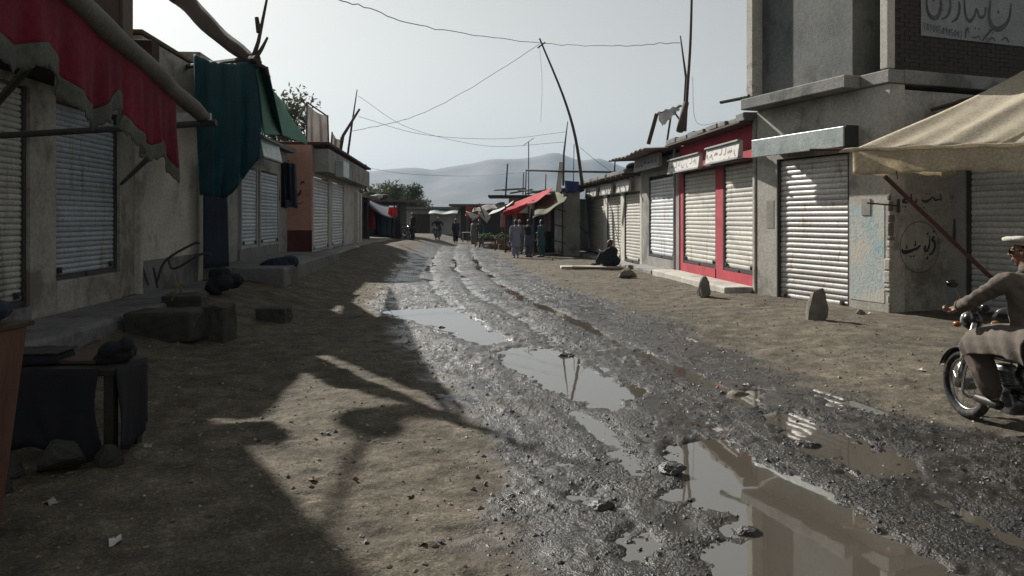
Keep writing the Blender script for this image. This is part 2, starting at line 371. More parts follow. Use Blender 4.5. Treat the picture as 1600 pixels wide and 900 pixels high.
def ground(x, y):
    x = np.asarray(x, float); y = np.asarray(y, float)
    near = np.exp(-np.maximum(y-6, 0)/26.)
    yc = np.clip(y, 0, 70); l = np.interp(yc, WET_Y, WET_L); r = np.interp(yc, WET_Y, WET_R)
    wob = .45*fbm(x*.7, y*.5, 4, 1.)+.2*fbm(x*2.7, y*1.6, 3, 2.)
    wet = sstep(-.6, .5, x-l+wob)*sstep(-.7, .5, r-x+wob)*np.where((y > -2) & (y < 75), 1, 0)*(1-.7*sstep(30, 60, y))
    z = .05*fbm(x*.25, y*.2, 3, 3.)*(1-.65*wet)+.018*fbm(x*1.3, y*1.1, 3, 4.)
    z += .40*sstep(-3.6, -6.2, x)*sstep(5.5, 11, y)*(1-.0*y)+.12*sstep(-4.5, -8, x)*sstep(15, 24, y)   # left bank
    z += .06*sstep(3.2, 5.0, x)
    dry = 1-wet
    z += dry*(.022*fbm(x*4.5, y*5.5, 3, 5.)*near+.020*np.maximum(fbm(x*14, y*14, 2, 6.)-.05, 0)*near+.010*np.maximum(fbm(x*27, y*23, 2, 16.)-.15, 0)*near)
    churn = .35+.65*sstep(-.25, .35, fbm(x*.9, y*.6, 3, 7.))
    trk = fbm((x-.5*(l+r))*3.4, y*.32, 3, 14.)+.5*fbm((x-.5*(l+r))*9., y*.6, 2, 15.)
    rg = 1-np.abs(fbm(x*3.1, y*2.4, 3, 8.)); c2 = np.maximum(fbm(x*9, y*8, 3, 9.), -.25); c3 = np.maximum(fbm(x*21, y*19, 2, 10.), -.1)
    z += wet*near**.5*(churn*(.024*(rg-.75)+.017*c2+.020*c3)-.006+.011*trk)
    mid = .5*(l+r); s = x-mid+.12*fbm(x*.2, y*.35, 2, 12.)
    for rr in (-.95, -.05, .85): z -= wet*.026*np.exp(-((s-rr)/.15)**2)
    pw = np.zeros_like(x)
    for pi, (_, P) in enumerate(PUDDLES):
        big_p = pi in (0, 1, 2)
        xs = [p[0] for p in P]; ys = [p[1] for p in P]
        box = (x > min(xs)-1) & (x < max(xs)+1) & (y > min(ys)-1.5) & (y < max(ys)+1.5)
        if not box.any(): continue
        bx, by = x[box], y[box]; sd = poly_sd(bx, by, P)+(.19*fbm(bx*3.6, by*2.6, 4, 13.)+.07*c2[box]+.05*c3[box])
        t = sstep(.16, -.16, sd); zz = z[box]
        rim = WATER_Z+.012+np.maximum(zz-.0, 0)*.8+.02*c3[box]
        z[box] = np.where(sd < .45, zz*(1-sstep(.45, .1, sd))+np.maximum(rim, zz*.5)*sstep(.45, .1, sd), zz)*(1-t)+t*(WATER_Z-(.030 if big_p else .022)+(.02 if big_p else .034)*c2[box]+(.0 if big_p else .03)*c3[box])
        pw[box] = np.maximum(pw[box], sstep(.35, -.02, sd))
    far = sstep(60, 90, y)
    return z*(1-far), np.maximum(wet, pw)

def axis(a, b, step, lo, hi):
    core = np.arange(a, b, step); L = []; d = step
    p = a
    while p > lo: d *= 1.25; p -= d; L.append(p)
    Rr = []; d = step; p = core[-1]
    while p < hi: d *= 1.25; p += d; Rr.append(p)
    return np.array(L[::-1]+list(core)+Rr)
gx = axis(-5.2, 5.6, .019, -4200, 4200)
gyl = [2.6]
while gyl[-1] < 60: gyl.append(gyl[-1]*1.0052)
gy = np.array(list(np.linspace(-300, -2, 25))+list(np.linspace(-1.5, 2.5, 40))+gyl+[gyl[-1]*1.09**k for k in range(1, 55)])
gy = gy[gy < 5000]
GX, GY = np.meshgrid(gx, gy); gz, gw = ground(GX.ravel(), GY.ravel())
nx, ny = len(gx), len(gy)
me = bpy.data.meshes.new('ground'); me.vertices.add(nx*ny)
co = np.empty((nx*ny, 3), np.float32); co[:,0] = GX.ravel(); co[:,1] = GY.ravel(); co[:,2] = gz
me.vertices.foreach_set('co', co.ravel())
ii, jj = np.meshgrid(np.arange(nx-1), np.arange(ny-1)); a0 = (jj*nx+ii).ravel()
q = np.stack([a0, a0+1, a0+1+nx, a0+nx], 1).astype(np.int32)
me.loops.add(q.size); me.loops.foreach_set('vertex_index', q.ravel())
me.polygons.add(len(q)); me.polygons.foreach_set('loop_start', np.arange(0, q.size, 4, dtype=np.int32))
me.update(calc_edges=True)
me.polygons.foreach_set('use_smooth', [True]*len(q))
at_w = me.attributes.new('wetness', 'FLOAT', 'POINT'); at_w.data.foreach_set('value', gw.astype(np.float32))

def ground_material():
    m = bpy.data.materials.new('earth_and_mud'); m.use_nodes = True
    nt = m.node_tree; N = nt.nodes; L = nt.links; N.clear()
    out = N.new('ShaderNodeOutputMaterial'); b = N.new('ShaderNodeBsdfPrincipled'); L.new(b.outputs[0], out.inputs[0])
    geo = N.new('ShaderNodeNewGeometry'); wa = N.new('ShaderNodeAttribute'); wa.attribute_name = 'wetness'
    def noise(sc, det=8, r=.62):
        n = N.new('ShaderNodeTexNoise'); n.inputs['Scale'].default_value = sc; n.inputs['Detail'].default_value = det
        n.inputs['Roughness'].default_value = r; L.new(geo.outputs['Position'], n.inputs['Vector']); return n.outputs['Fac']
    def ramp(f, stops):
        r = N.new('ShaderNodeValToRGB'); e = r.color_ramp.elements
        while len(e) < len(stops): e.new(.5)
        for k, (p, c) in enumerate(stops): e[k].position = p; e[k].color = (*c, 1)
        L.new(f, r.inputs['Fac']); return r.outputs['Color']
    def mix(f, a, bb, mode='MIX', fac=None):
        x = N.new('ShaderNodeMix'); x.data_type = 'RGBA'; x.blend_type = mode
        if fac is not None: x.inputs['Factor'].default_value = fac
        else: L.new(f, x.inputs['Factor'])
        L.new(a, x.inputs['A']); L.new(bb, x.inputs['B']); return x.outputs['Result']
    def mrange(f, a, c, d, e):
        r = N.new('ShaderNodeMapRange'); r.inputs['From Min'].default_value = a; r.inputs['From Max'].default_value = c
        r.inputs['To Min'].default_value = d; r.inputs['To Max'].default_value = e; L.new(f, r.inputs['Value']); return r.outputs[0]
    big = noise(.55); mid = noise(3.0); fine = noise(24); pep = noise(75, 3)
    dry = ramp(mid, [(.26, (.070,.062,.049)), (.48, (.122,.108,.085)), (.60, (.165,.146,.115)), (.76, (.24,.212,.168))])
    dry = mix(None, dry, ramp(big, [(.3, (.62,.62,.62)), (.7, (1.1,1.08,1.05))]), 'MULTIPLY', .9)
    dry = mix(None, dry, ramp(pep, [(.32, (.55,.55,.55)), (.5, (1,1,1)), (.72, (1.25,1.22,1.2))]), 'MULTIPLY', .75)
    wetc = ramp(mid, [(.3, (.009,.009,.009)), (.5, (.017,.016,.015)), (.72, (.036,.033,.029))])
    wetc = mix(None, wetc, ramp(fine, [(.35, (.55,.55,.55)), (.65, (1.25,1.22,1.2))]), 'MULTIPLY', .8)
    # damp patches break up the border of the mud
    dn = mrange(noise(1.7), .3, .7, -.28, .28)
    ad = N.new('ShaderNodeMath'); ad.operation = 'ADD'; L.new(wa.outputs['Fac'], ad.inputs[0]); L.new(dn, ad.inputs[1])
    st = N.new('ShaderNodeMapRange'); st.interpolation_type = 'SMOOTHSTEP'; st.inputs['From Min'].default_value = .15; st.inputs['From Max'].default_value = .75
    L.new(ad.outputs[0], st.inputs['Value']); w = st.outputs[0]
    def voro(sc, feat='F1'):
        n = N.new('ShaderNodeTexVoronoi'); n.feature = feat; n.inputs['Scale'].default_value = sc; n.inputs['Randomness'].default_value = 1
        wv = N.new('ShaderNodeVectorMath'); wv.operation = 'ADD'; nz = N.new('ShaderNodeTexNoise'); nz.inputs['Scale'].default_value = 14; L.new(geo.outputs['Position'], nz.inputs['Vector'])
        sc_ = N.new('ShaderNodeVectorMath'); sc_.operation = 'SCALE'; sc_.inputs['Scale'].default_value = .05; L.new(nz.outputs['Color'], sc_.inputs[0])
        L.new(geo.outputs['Position'], wv.inputs[0]); L.new(sc_.outputs[0], wv.inputs[1]); L.new(wv.outputs[0], n.inputs['Vector']); return n
    v1 = voro(36); v2 = voro(85)
    def lum(v):
        s_ = N.new('ShaderNodeSeparateColor'); L.new(v.outputs['Color'], s_.inputs[0]); return s_.outputs[0]
    stone = ramp(lum(v1), [(0, (.45,.45,.46)), (.55, (.85,.84,.82)), (.85, (1.5,1.45,1.38)), (1, (2.6,2.5,2.3))])
    stone2 = ramp(lum(v2), [(0, (.55,.55,.55)), (.6, (.95,.95,.95)), (.9, (1.5,1.47,1.42)), (1, (2.2,2.1,2.0))])
    wetc = mix(None, wetc, stone, 'MULTIPLY', .85); wetc = mix(None, wetc, stone2, 'MULTIPLY', .7)
    wetc = mix(None, wetc, ramp(noise(.9, 4), [(.36, (.45,.46,.48)), (.62, (1.5,1.45,1.36))]), 'MULTIPLY', .9)
    dry = mix(None, dry, stone2, 'MULTIPLY', .45); dry = mix(None, dry, stone, 'MULTIPLY', .22)
    L.new(mix(w, dry, wetc), b.inputs['Base Color'])
    wr = mrange(noise(2.2, 7), .34, .64, .30, .74)
    rm = N.new('ShaderNodeMix'); rm.data_type = 'FLOAT'; L.new(w, rm.inputs['Factor']); rm.inputs['A'].default_value = .95; L.new(wr, rm.inputs['B'])
    L.new(rm.outputs['Result'], b.inputs['Roughness'])
    sm = N.new('ShaderNodeMix'); sm.data_type = 'FLOAT'; L.new(w, sm.inputs['Factor']); sm.inputs['A'].default_value = .15; sm.inputs['B'].default_value = .38
    L.new(sm.outputs['Result'], b.inputs['Specular IOR Level'])
    b1 = N.new('ShaderNodeBump'); b1.inputs['Strength'].default_value = .35; b1.inputs['Distance'].default_value = .03; L.new(noise(11, 6), b1.inputs['Height'])
    b2 = N.new('ShaderNodeBump'); b2.inputs['Strength'].default_value = .6; b2.inputs['Distance'].default_value = .012; L.new(noise(60, 6), b2.inputs['Height'])
    b.inputs['IOR'].default_value = 1.5
    L.new(b1.outputs[0], b2.inputs['Normal'])
    b3 = N.new('ShaderNodeBump'); b3.invert = True; b3.inputs['Distance'].default_value = .03; L.new(v1.outputs['Distance'], b3.inputs['Height'])
    b4 = N.new('ShaderNodeBump'); b4.invert = True; b4.inputs['Distance'].default_value = .014; L.new(v2.outputs['Distance'], b4.inputs['Height'])
    gm = mrange(noise(1.1, 5, .7), .42, .60, .06, 1.0); gm.node.clamp = True
    def mul(a, c):
        x = N.new('ShaderNodeMath'); x.operation = 'MULTIPLY'; L.new(a, x.inputs[0]); L.new(c, x.inputs[1]); return x.outputs[0]
    L.new(mul(mrange(w, 0, 1, .12, .55), gm), b3.inputs['Strength']); L.new(mul(mrange(w, 0, 1, .30, .55), mrange(gm, 0, 1, .35, 1)), b4.inputs['Strength'])
    slur = mix(gm, ramp(mid, [(.3, (.017,.0155,.0135)), (.7, (.042,.037,.031))]), wetc)
    L.new(mix(w, dry, slur), b.inputs['Base Color'])
    gr = N.new('ShaderNodeMix'); gr.data_type = 'FLOAT'; L.new(gm, gr.inputs['Factor']); L.new(mrange(noise(3.5, 4), .35, .65, .13, .34), gr.inputs['A']); L.new(wr, gr.inputs['B'])
    L.new(gr.outputs['Result'], rm.inputs['B'])
    L.new(b2.outputs[0], b3.inputs['Normal']); L.new(b3.outputs[0], b4.inputs['Normal']); L.new(b4.outputs[0], b.inputs['Normal'])
    return m
K['ground'] = ground_material(); me.materials.append(K['ground'])
g_o = bpy.data.objects.new('ground', me); col.objects.link(g_o); tag(g_o, 'unpaved street of dry dirt and churned wet mud', kind='structure')

def gz_at(x, y): return float(ground(np.array([x]), np.array([y]))[0][0])

def water_material():
    m = bpy.data.materials.new('muddy_water'); m.use_nodes = True
    nt = m.node_tree; N = nt.nodes; b = N['Principled BSDF']
    b.inputs['Base Color'].default_value = (.085,.075,.06,1); b.inputs['Roughness'].default_value = .025
    b.inputs['IOR'].default_value = 2.8; b.inputs['Specular IOR Level'].default_value = .5
    geo = N.new('ShaderNodeNewGeometry'); n = N.new('ShaderNodeTexNoise'); n.inputs['Scale'].default_value = 4; n.inputs['Detail'].default_value = 2
    nt.links.new(geo.outputs['Position'], n.inputs['Vector']); bp = N.new('ShaderNodeBump'); bp.inputs['Strength'].default_value = .02; bp.inputs['Distance'].default_value = .02
    nt.links.new(n.outputs['Fac'], bp.inputs['Height']); nt.links.new(bp.outputs[0], b.inputs['Normal'])
    return m
K['water'] = water_material()
for lab, P in PUDDLES:                       # water sheets run out under the mud rims
    cx = sum(p[0] for p in P)/len(P); cy = sum(p[1] for p in P)/len(P); v = []
    n = len(P)
    for i, (x, y) in enumerate(P):
        a, c = Vector(P[i-1]), Vector(P[(i+1) % n]); d = (c-a).normalized(); nn = Vector((d.y, -d.x))
        if (nn.x*(x-cx)+nn.y*(y-cy)) < 0 and False: nn = -nn
        ar = sum(P[k-1][0]*P[k][1]-P[k][0]*P[k-1][1] for k in range(n)); s_ = 1 if ar > 0 else -1
        v.append((x+nn.x*s_*.22, y+nn.y*s_*.22, WATER_Z-.0016*PUDDLES.index((lab, P))))
    mb = MB(); mb.add(v, [tuple(range(n)) if ar > 0 else tuple(range(n-1, -1, -1))])
    tag(mb.build('puddle', K['water']), lab, kind='structure')

def rut_water():          # thin water lying in the lowest hollows of the track
    ys = np.linspace(2.7, 34, 130); mb = MB(); zs = []
    for y in ys:
        l = np.interp(y, WET_Y, WET_L)+.25; r = np.interp(y, WET_Y, WET_R)-.25
        X, Y_ = np.meshgrid(np.linspace(l, r, 60), y+np.linspace(-.6, .6, 7)); z_, _ = ground(X.ravel(), Y_.ravel()); z_ = z_[z_ > WATER_Z-.004]
        zs.append(np.percentile(z_, 6))
    zs = np.convolve(np.pad(zs, 6, mode='edge'), np.ones(13)/13, 'valid')
    def fn(u, v):
        y = ys[int(round(v*129))]; l = np.interp(y, WET_Y, WET_L)+.15; r = np.interp(y, WET_Y, WET_R)-.15
        return (l+(r-l)*u, y, zs[int(round(v*129))])
    mb.grid(fn, 24, 129); tag(mb.build('rut_water', K['water'], smooth=True), 'thin water glinting in the lowest wheel ruts of the track', kind='stuff')
rut_water()

# loose clods and stones, far too many to count
def scatter(name, mat, n, pick, label):
    base = [(1,0,0),(-1,0,0),(0,1,0),(0,-1,0),(0,0,1),(0,0,-1)]
    tri = [(0,2,4),(2,1,4),(1,3,4),(3,0,4),(2,0,5),(1,2,5),(3,1,5),(0,3,5)]
    P = [pick() for _ in range(n)]; xs = np.array([p[0] for p in P]); ys = np.array([p[1] for p in P]); hz, _w = ground(xs, ys)
    mb = MB()
    for k, (x, y, s) in enumerate(P):
        a = R.uniform(0, 6.28); ca, sa = math.cos(a), math.sin(a); sx, sy, sz = s*R.uniform(.6, 1.4), s*R.uniform(.6, 1.2), s*R.uniform(.35, .8)
        vs = []
        for bx, by, bz in base:
            j = R.uniform(.75, 1.25); X, Y, Z = bx*sx*j, by*sy*j, bz*sz*j
            vs.append((x+X*ca-Y*sa, y+X*sa+Y*ca, hz[k]+Z+sz*.25))
        mb.add(vs, tri)
    return tag(mb.build(name, mat), label, kind='stuff')
def pick_mud():
    y = 2.8+R.random()**1.8*16; l = np.interp(y, WET_Y, WET_L); r = np.interp(y, WET_Y, WET_R)
    return (R.uniform(l-.1, r+.2), y, R.choice([.003, .004, .005, .007, .009, .014])*(1+y*.03))
def pick_dry():
    y = 2.8+R.random()**1.5*28; l = np.interp(y, WET_Y, WET_L); r = np.interp(y, WET_Y, WET_R)
    x = R.uniform(-5, l+.2) if R.random() < .6 else R.uniform(r-.3, 6)
    return (x, y, R.choice([.003, .004, .005, .006, .008, .012, .018])*(1+y*.02))
K['clod'] = M('wet_mud_clod', (.05,.045,.04), (.03,.028,.026), rough=.35, spec=.5, bump=.5, bscale=60)
K['pebble'] = M('dusty_pebble', (.21,.175,.13), (.13,.108,.078), scale=9, bump=.4)
scatter('mud_clods', K['clod'], 9000, pick_mud, 'small wet lumps of mud and gravel in the ruts')
scatter('pebbles', K['pebble'], 9000, pick_dry, 'pebbles and crumbs of earth strewn on the dry dirt')

K['chip'] = M('pale_stone_chip', (.42,.38,.31), (.26,.23,.18), scale=9, bump=.2)
scatter('stone_chips', K['chip'], 2200, pick_dry, 'pale stone chips and straw bits strewn over the dirt')

# ------------------------------------------------------------------ mountains and air
def mountains():
    prof = [(-2600,300),(-1500,285),(-600,300),(0,292),(300,276),(480,272),(575,268),(610,264),(640,262),(656,262),(672,266),(700,261),(720,258),(740,255),(760,250),(775,248),(800,249),(825,247),(845,243),(860,239),(876,239),(890,246),(903,250),(916,251),(930,247),(942,248),(955,254),(975,261),(1000,268),(1060,270),(1150,262),(1300,274),(1500,280),(1900,268),(2600,285),(4200,300)]
    px = [p[0] for p in prof]; py = [p[1] for p in prof]; D = 2500.
    xs = np.linspace(-2600, 4200, 520); top = CAM_H-(np.interp(xs, px, py)-HOR)/F_PX*D
    X = (xs-800)/F_PX*D; rows = 26; vs = []
    for j in range(rows):
        t = j/(rows-1); front = t < .72
        prof_t = (t/.72)**1.25 if front else 1-((t-.72)/.28)*.75
        yy = D-720*(1-t/.72) if front else D+500*((t-.72)/.28)
        rid = fbm(X/230., np.full_like(X, yy/260.), 4, 21.); rid2 = fbm(X/60., np.full_like(X, yy/80.), 3, 22.)
        w = math.sin(min(1, t/.72)*math.pi) if front else 0
        z = top*prof_t*(1+.20*w*rid+.06*w*rid2)-3*(1-prof_t)
        for x, q in zip(X, z): vs.append((x*yy/D if front else x, yy, max(q, -.6)))
    n = len(X)
    fs = [(j*n+i, j*n+i+1, (j+1)*n+i+1, (j+1)*n+i) for j in range(rows-1) for i in range(n-1)]
    mb = MB(); mb.add(vs, fs)
    m = M('bare_mountain_rock', (.17,.15,.12), (.11,.10,.08), scale=.01, bump=0, grain=.2)
    tag(mb.build('mountain', m, smooth=True), 'bare blue grey mountain ridge beyond the end of the street', kind='structure')
mountains()
def haze():
    mb = MB(); mb.box(-4300, 4300, -310, 5200, -1.6, 262)
    m = bpy.data.materials.new('hazy_air'); m.use_nodes = True; N = m.node_tree.nodes; N.clear()
    o = N.new('ShaderNodeOutputMaterial'); v = N.new('ShaderNodeVolumePrincipled')
    v.inputs['Color'].default_value = (.34,.46,.60,1); v.inputs['Density'].default_value = .00026; v.inputs['Anisotropy'].default_value = .25
    m.node_tree.links.new(v.outputs[0], o.inputs['Volume'])
    tag(mb.build('haze', m), 'thin dusty haze over street and valley', kind='stuff')
haze()

# ------------------------------------------------------------------ shop building kit
FR = Frame((5.5, 16.6), (-.0861, .9963), (.9963, .0861))          # right row
FL = Frame((-6.35, 9.0), (-.083, .9966), (-.9966, -.083))         # left row
FS = Frame((-7.05, 26.0), (-.083, .9966), (-.9966, -.083))        # salmon shop, nearer the street
FC = Frame((6.66, 13.04), (-.335, .942), (.942, .335))            # two-storey concrete shop
FN = Frame((7.95, 13.50), (.335, -.942), (.942, .335))            # next shop, set back under the tent

_slat_cache = {}
def slat_mesh(length, pitch, mat):
    key = (round(length, 3), pitch, mat.name)
    if key in _slat_cache: return _slat_cache[key]
    prof = [(-.004, 0), (.010, .10), (.019, .30), (.022, .5), (.019, .70), (.010, .90), (-.004, 1.0)]
    mb = MB(); n = len(prof); vs = []
    for e in (0, length):
        for d, t in prof: vs.append((e, -d, t*pitch))
        for d, t in reversed(prof): vs.append((e, -d+.004, t*pitch))
    m2 = 2*n
    fs = [(k, (k+1) % m2, m2+(k+1) % m2, m2+k) for k in range(m2)]+[tuple(range(m2-1, -1, -1)), tuple(range(m2, 2*m2))]
    mb.add(vs, fs); me = mb.mesh('slat', mat); _slat_cache[key] = me; return me

def shutter(F, parent, u0, u1, z0, z1, mat, pitch, v=.10, single=True, frame=None, dent=.004, lean=0.):
    """roller shutter part: guide rails, bottom bar and slats; local axes follow the facade"""
    frame = frame or K['frame']
    sh = empty('shutter', (0,0,0)); sh.parent = parent
    mirrored = F.U.cross(F.V).z < 0
    org = F.p(u1 if mirrored else u0, v, z0); rz = F.rotz()+(math.pi if mirrored else 0)
    Lg = u1-u0
    rot = Matrix.Translation(org) @ Matrix.Rotation(rz, 4, 'Z')
    def child(mb, name, m, **k):
        o = mb.build(name, m, sh, **k); o.matrix_local = rot; return o
    sh.location = (0,0,0)
    mb = MB(); mb.box(-.05, .02, -.05, .05, -.02, z1-z0+.02); child(mb, 'guide_rail', frame)
    mb = MB(); mb.box(Lg-.02, Lg+.05, -.05, .05, -.02, z1-z0+.02); child(mb, 'guide_rail', frame)
    mb = MB(); mb.box(.02, Lg-.02, -.045, .03, 0, .07); mb.box(Lg*.5-.06, Lg*.5+.06, -.075, -.045, .02, .06); child(mb, 'bottom_bar', frame)
    for xx in (.16, Lg-.16):
        mb = MB(); mb.box(xx-.05, xx+.05, -.06, -.032, .10, .19); mb.tube([(xx,-.075,.145),(xx,-.058,.145)], .028, 8); child(mb, 'lock', K['frame'])
    n = int((z1-z0-.07)/pitch); me = slat_mesh(Lg-.04, pitch, mat)
    if single:
        for k in range(n):
            o = bpy.data.objects.new('slat', me); col.objects.link(o); o.parent = sh
            o.matrix_local = rot @ Matrix.Translation((.02, R.uniform(-dent, dent), .07+k*pitch)) @ Matrix.Rotation(R.uniform(-.0012, .0012), 4, 'Y')
    else:
        mb = MB()
        for k in range(n):
            mb.add([(p.co.x+.02, p.co.y, p.co.z+.07+k*pitch) for p in me.vertices], [tuple(f.vertices) for f in me.polygons])
        o = child(mb, 'slats', mat); o['kind'] = 'stuff'
    return sh

def signboard(F, parent, u0, u1, z0, z1, v0, v1, mat, lean=0., lines=None, ink=None, scale=1., name='sign_board'):
    """box sign in front of the facade (v0 front, v1 back)"""
    P = F.p
    sg = MB(); pts = [P(u0,v0-lean,z0),P(u1,v0-lean,z0),P(u1,v1,z0),P(u0,v1,z0),P(u0,v0-.0,z1),P(u1,v0,z1),P(u1,v1,z1),P(u0,v1,z1)]
    if F.U.cross(F.V).z < 0: pts = [pts[i] for i in (0,3,2,1,4,7,6,5)]
    sg.hexa(pts); o = sg.build(name, mat, parent, bevel=.006)
    fr = MB()
    for a, b_, c, d in ((u0-.02,u1+.02,z0-.025,z0+.012),(u0-.02,u1+.02,z1-.012,z1+.025)):
        F.box(fr, a, b_, v0-lean-.012, v0+.03, c, d)
    fr.build('sign_frame', K['frame_l'], o)
    if lines:
        w = u1-u0; h = z1-z0
        mir = F.U.cross(F.V).z < 0            # reading direction on screen
        def place(x, y):                      # x 0..1 left to right as seen from the street, y 0..1 up
            uu = u0+(1-x)*w if not mir else u0+x*w
            t = z0+y*h; k = (t-z0)/h
            return P(uu, v0-lean*(1-k)-.004, t)
        mb = MB()
        def pl(x, y): return place(x/ (w), y/h)
        strokes(mb, pl, [[(a[0]*w, a[1]*h, a[2]*h) for a in L] for L in lines])
        mb.build('lettering', ink or K['ink_faded'], o)
    return o

def scrawl(n, seed, base=.42, wd=.10):
    """rows of joined brush letters with dots, right-to-left hand"""
    r = random.Random(seed); out = []; x = .06
    while x < .94:
        w = r.uniform(.07, .15); k = r.randint(0, 4); b = base+r.uniform(-.06, .06)
        if k == 0: out.append([(x, b+.12, wd*.6), (x+w*.2, b-.12, wd), (x+w*.6, b-.14, wd), (x+w, b+.14, wd*.5)])
        elif k == 1: out.append([(x+w*.3, b+.38, wd*.8), (x+w*.32, b, wd), (x+w*.8, b-.04, wd*.7)])
        elif k == 2: out.append([(x, b-.2, wd*.5), (x+w*.3, b-.05, wd), (x+w*.5, b+.16, wd), (x+w*.75, b+.02, wd), (x+w, b+.03, wd*.6)])
        elif k == 3: out.append([(x, b, wd*.7), (x+w*.25, b+.12, wd), (x+w*.4, b, wd), (x+w*.62, b+.14, wd), (x+w*.8, b, wd), (x+w, b+.1, wd*.7)])
        else: out.append([(x, b-.26, wd*.5), (x+w*.35, b-.18, wd), (x+w*.6, b+.02, wd*.8), (x+w*.58, b+.16, wd*.6)])
        if r.random() < .75: out.append([(x+w*.5, b-.3, wd*1.1)])
        if r.random() < .5: out.append([(x+w*.45, b+.36, wd*1.0)])
        if r.random() < .3: out.append([(x+w*.65, b+.36, wd*1.0)])
        x += w+r.uniform(.005, .03)
    return out

def poster(F, parent, u0, u1, z0, z1, v=-.006, mat=None):
    mb = MB(); F.box(mb, u0, u1, v, -.001, z0, z1); return mb.build('poster', mat or K['paper'], parent)

# ------------------------------------------------------------------ RIGHT ROW
def two_storey():
    o = empty('two_storey_shop', FC.p(1.8, 2, 0), 'two storey grey concrete shop with tin sign over bare steel shutter', 'building')
    o.location = (0,0,0)
    zS = 4.14
    mb = MB()                                                   # ground floor walls round the shutter
    FC.box(mb, 2.96, 3.60, 0, .35, -.15, zS); FC.box(mb, .0, .93, 0, .35, -.15, zS); FC.box(mb, .93, 2.96, 0, .35, 3.02, zS)
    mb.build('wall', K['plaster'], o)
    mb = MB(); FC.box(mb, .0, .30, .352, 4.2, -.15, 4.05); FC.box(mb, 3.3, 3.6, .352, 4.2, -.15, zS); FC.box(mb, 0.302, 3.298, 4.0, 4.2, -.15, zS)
    mb.build('side_wall', K['plaster_w'], o)
    # broken rendered corner with exposed bricks
    z = .05
    while z < 3.3:
        h = R.uniform(.07, .24); mb = MB(); d = R.uniform(.0, .09)
        FC.box(mb, -.016+R.uniform(-.012,.010), .03+d, -.010+R.uniform(-.012,.006), .05+R.uniform(-.02,.06), z, z+h-.012)
        mb.build('brick', K['plaster'] if R.random() < .6 else K['rock'], o, bevel=.02); z += h+R.choice([0, 0, .05])
    mb = MB(); FC.box(mb, .11, .90, -.006, 0.0, .25, 2.0); mb.build('blue_wash', K['bluewash'], o)
    poster(FC, o, 3.05, 3.28, 1.55, 2.15); poster(FC, o, .42, .62, 1.82, 2.12, v=-.018)
    shutter(FC, o, .98, 2.92, .0, 3.0, K['steel_w'], .108, v=.08, dent=.006)
    # tin fascia sign box
    sg = MB(); FC.box(sg, .72, 3.36, -.34, -.30, 3.08, 3.46); s = sg.build('sign_board', K['tin'], o, bevel=.01)
    b = MB(); FC.box(b, .70, .73, -.30, -.001, 3.06, 3.48); FC.box(b, .731, 3.36, -.30, -.001, 3.44, 3.47); b.build('sign_box_side', K['frame'], s)
    # balcony slab
    mb = MB(); FC.box(mb, .62, 3.66, -.40, .3, zS+.01, zS+.25); FC.box(mb, -.04, .619, -.05, .3, zS+.01, zS+.25); FC.box(mb, -.05, 3.6, .301, 4.3, zS+.01, zS+.26)
    mb.build('balcony_slab', K['concrete'], o, bevel=.02)
    mb = MB(); mb.tube([FC.p(3.5,-.30,zS+.30), FC.p(4.35,-.42,zS+.30)], .05, 10); mb.build('drain_pipe', M('dark_green_pipe', (.03,.07,.055), rough=.5), o)
    zt = 8.4; z0 = zS+.28
    mb = MB(); FC.box(mb, .80, 3.36, -.05, .25, z0, zt); FC.box(mb, .80, 1.0, .251, 1.4, z0, zt)
    mb.build('upper_wall', K['concrete_d'], o)
    mb = MB(); FC.box(mb, 3.38, 3.60, -.30, 2.0, z0, zt); mb.build('upper_pillar', K['whitewash_and_lit'], o, bevel=.015)
    mb = MB(); FC.box(mb, .0, .17, -.04, .13, z0-.01, zt); mb.build('upper_pillar', K['whitewash_and_lit'], o, bevel=.012)
    mb = MB(); FC.box(mb, .172, .795, 1.1, 1.35, z0, z0+.05); FC.box(mb, .172, .795, 1.1, 1.35, z0+2.15, zt); FC.box(mb, .172, .30, 1.1, 1.35, z0+.051, z0+2.149)
    mb.build('recess_wall', K['concrete_d'], o)
    d = MB(); FC.box(d, .31, .79, 1.16, 1.21, z0+.06, z0+2.12); dd = d.build('door', K['brown_wood'], o)
    h = MB(); FC.box(h, .36, .39, 1.13, 1.16, z0+1.0, z0+1.15); h.build('handle', K['frame'], dd)
    mb = MB(); FC.box(mb, .03, .12, 1.36, 4.2, z0, zt); FC.box(mb, .03, .16, .132, 1.36, z0, zt); FC.box(mb, .20, 3.6, 4.21, 4.4, z0, zt); FC.box(mb, -.05, 3.7, -.3, 4.4, zt+.01, zt+.2)
    mb.build('upper_side_wall', K['mortar'], o)
    # brick courses of the side wall
    bm = MB(); bm.box(0, .224, -.009, .03, 0, .068); bme = bm.mesh('brick', K['brick'])
    ang = math.atan2(FC.V.y, FC.V.x); cnt = 0
    for r in range(24):
        for c in range(13):
            v = .14+c*.236+(.118 if r % 2 else 0); z = z0-.02+r*.078
            if v > 3.1 or (z > 5.02 and v > .70 and cnt > 1e9): continue
            q = bpy.data.objects.new('brick', bme); col.objects.link(q); q.parent = o; cnt += 1
            q.matrix_local = Matrix.Translation(FC.p(.03+R.uniform(-.003,.003), v, z)) @ Matrix.Rotation(ang, 4, 'Z')
    # white painted patch with black lettering
    bn = MB(); FC.box(bn, .004, .011, .74, 4.0, 5.05, 6.4); b = bn.build('painted_notice', K['banner'], o)
    def pl(x, y): return FC.p(.0005, .74+x, 5.05+y)
    L = []
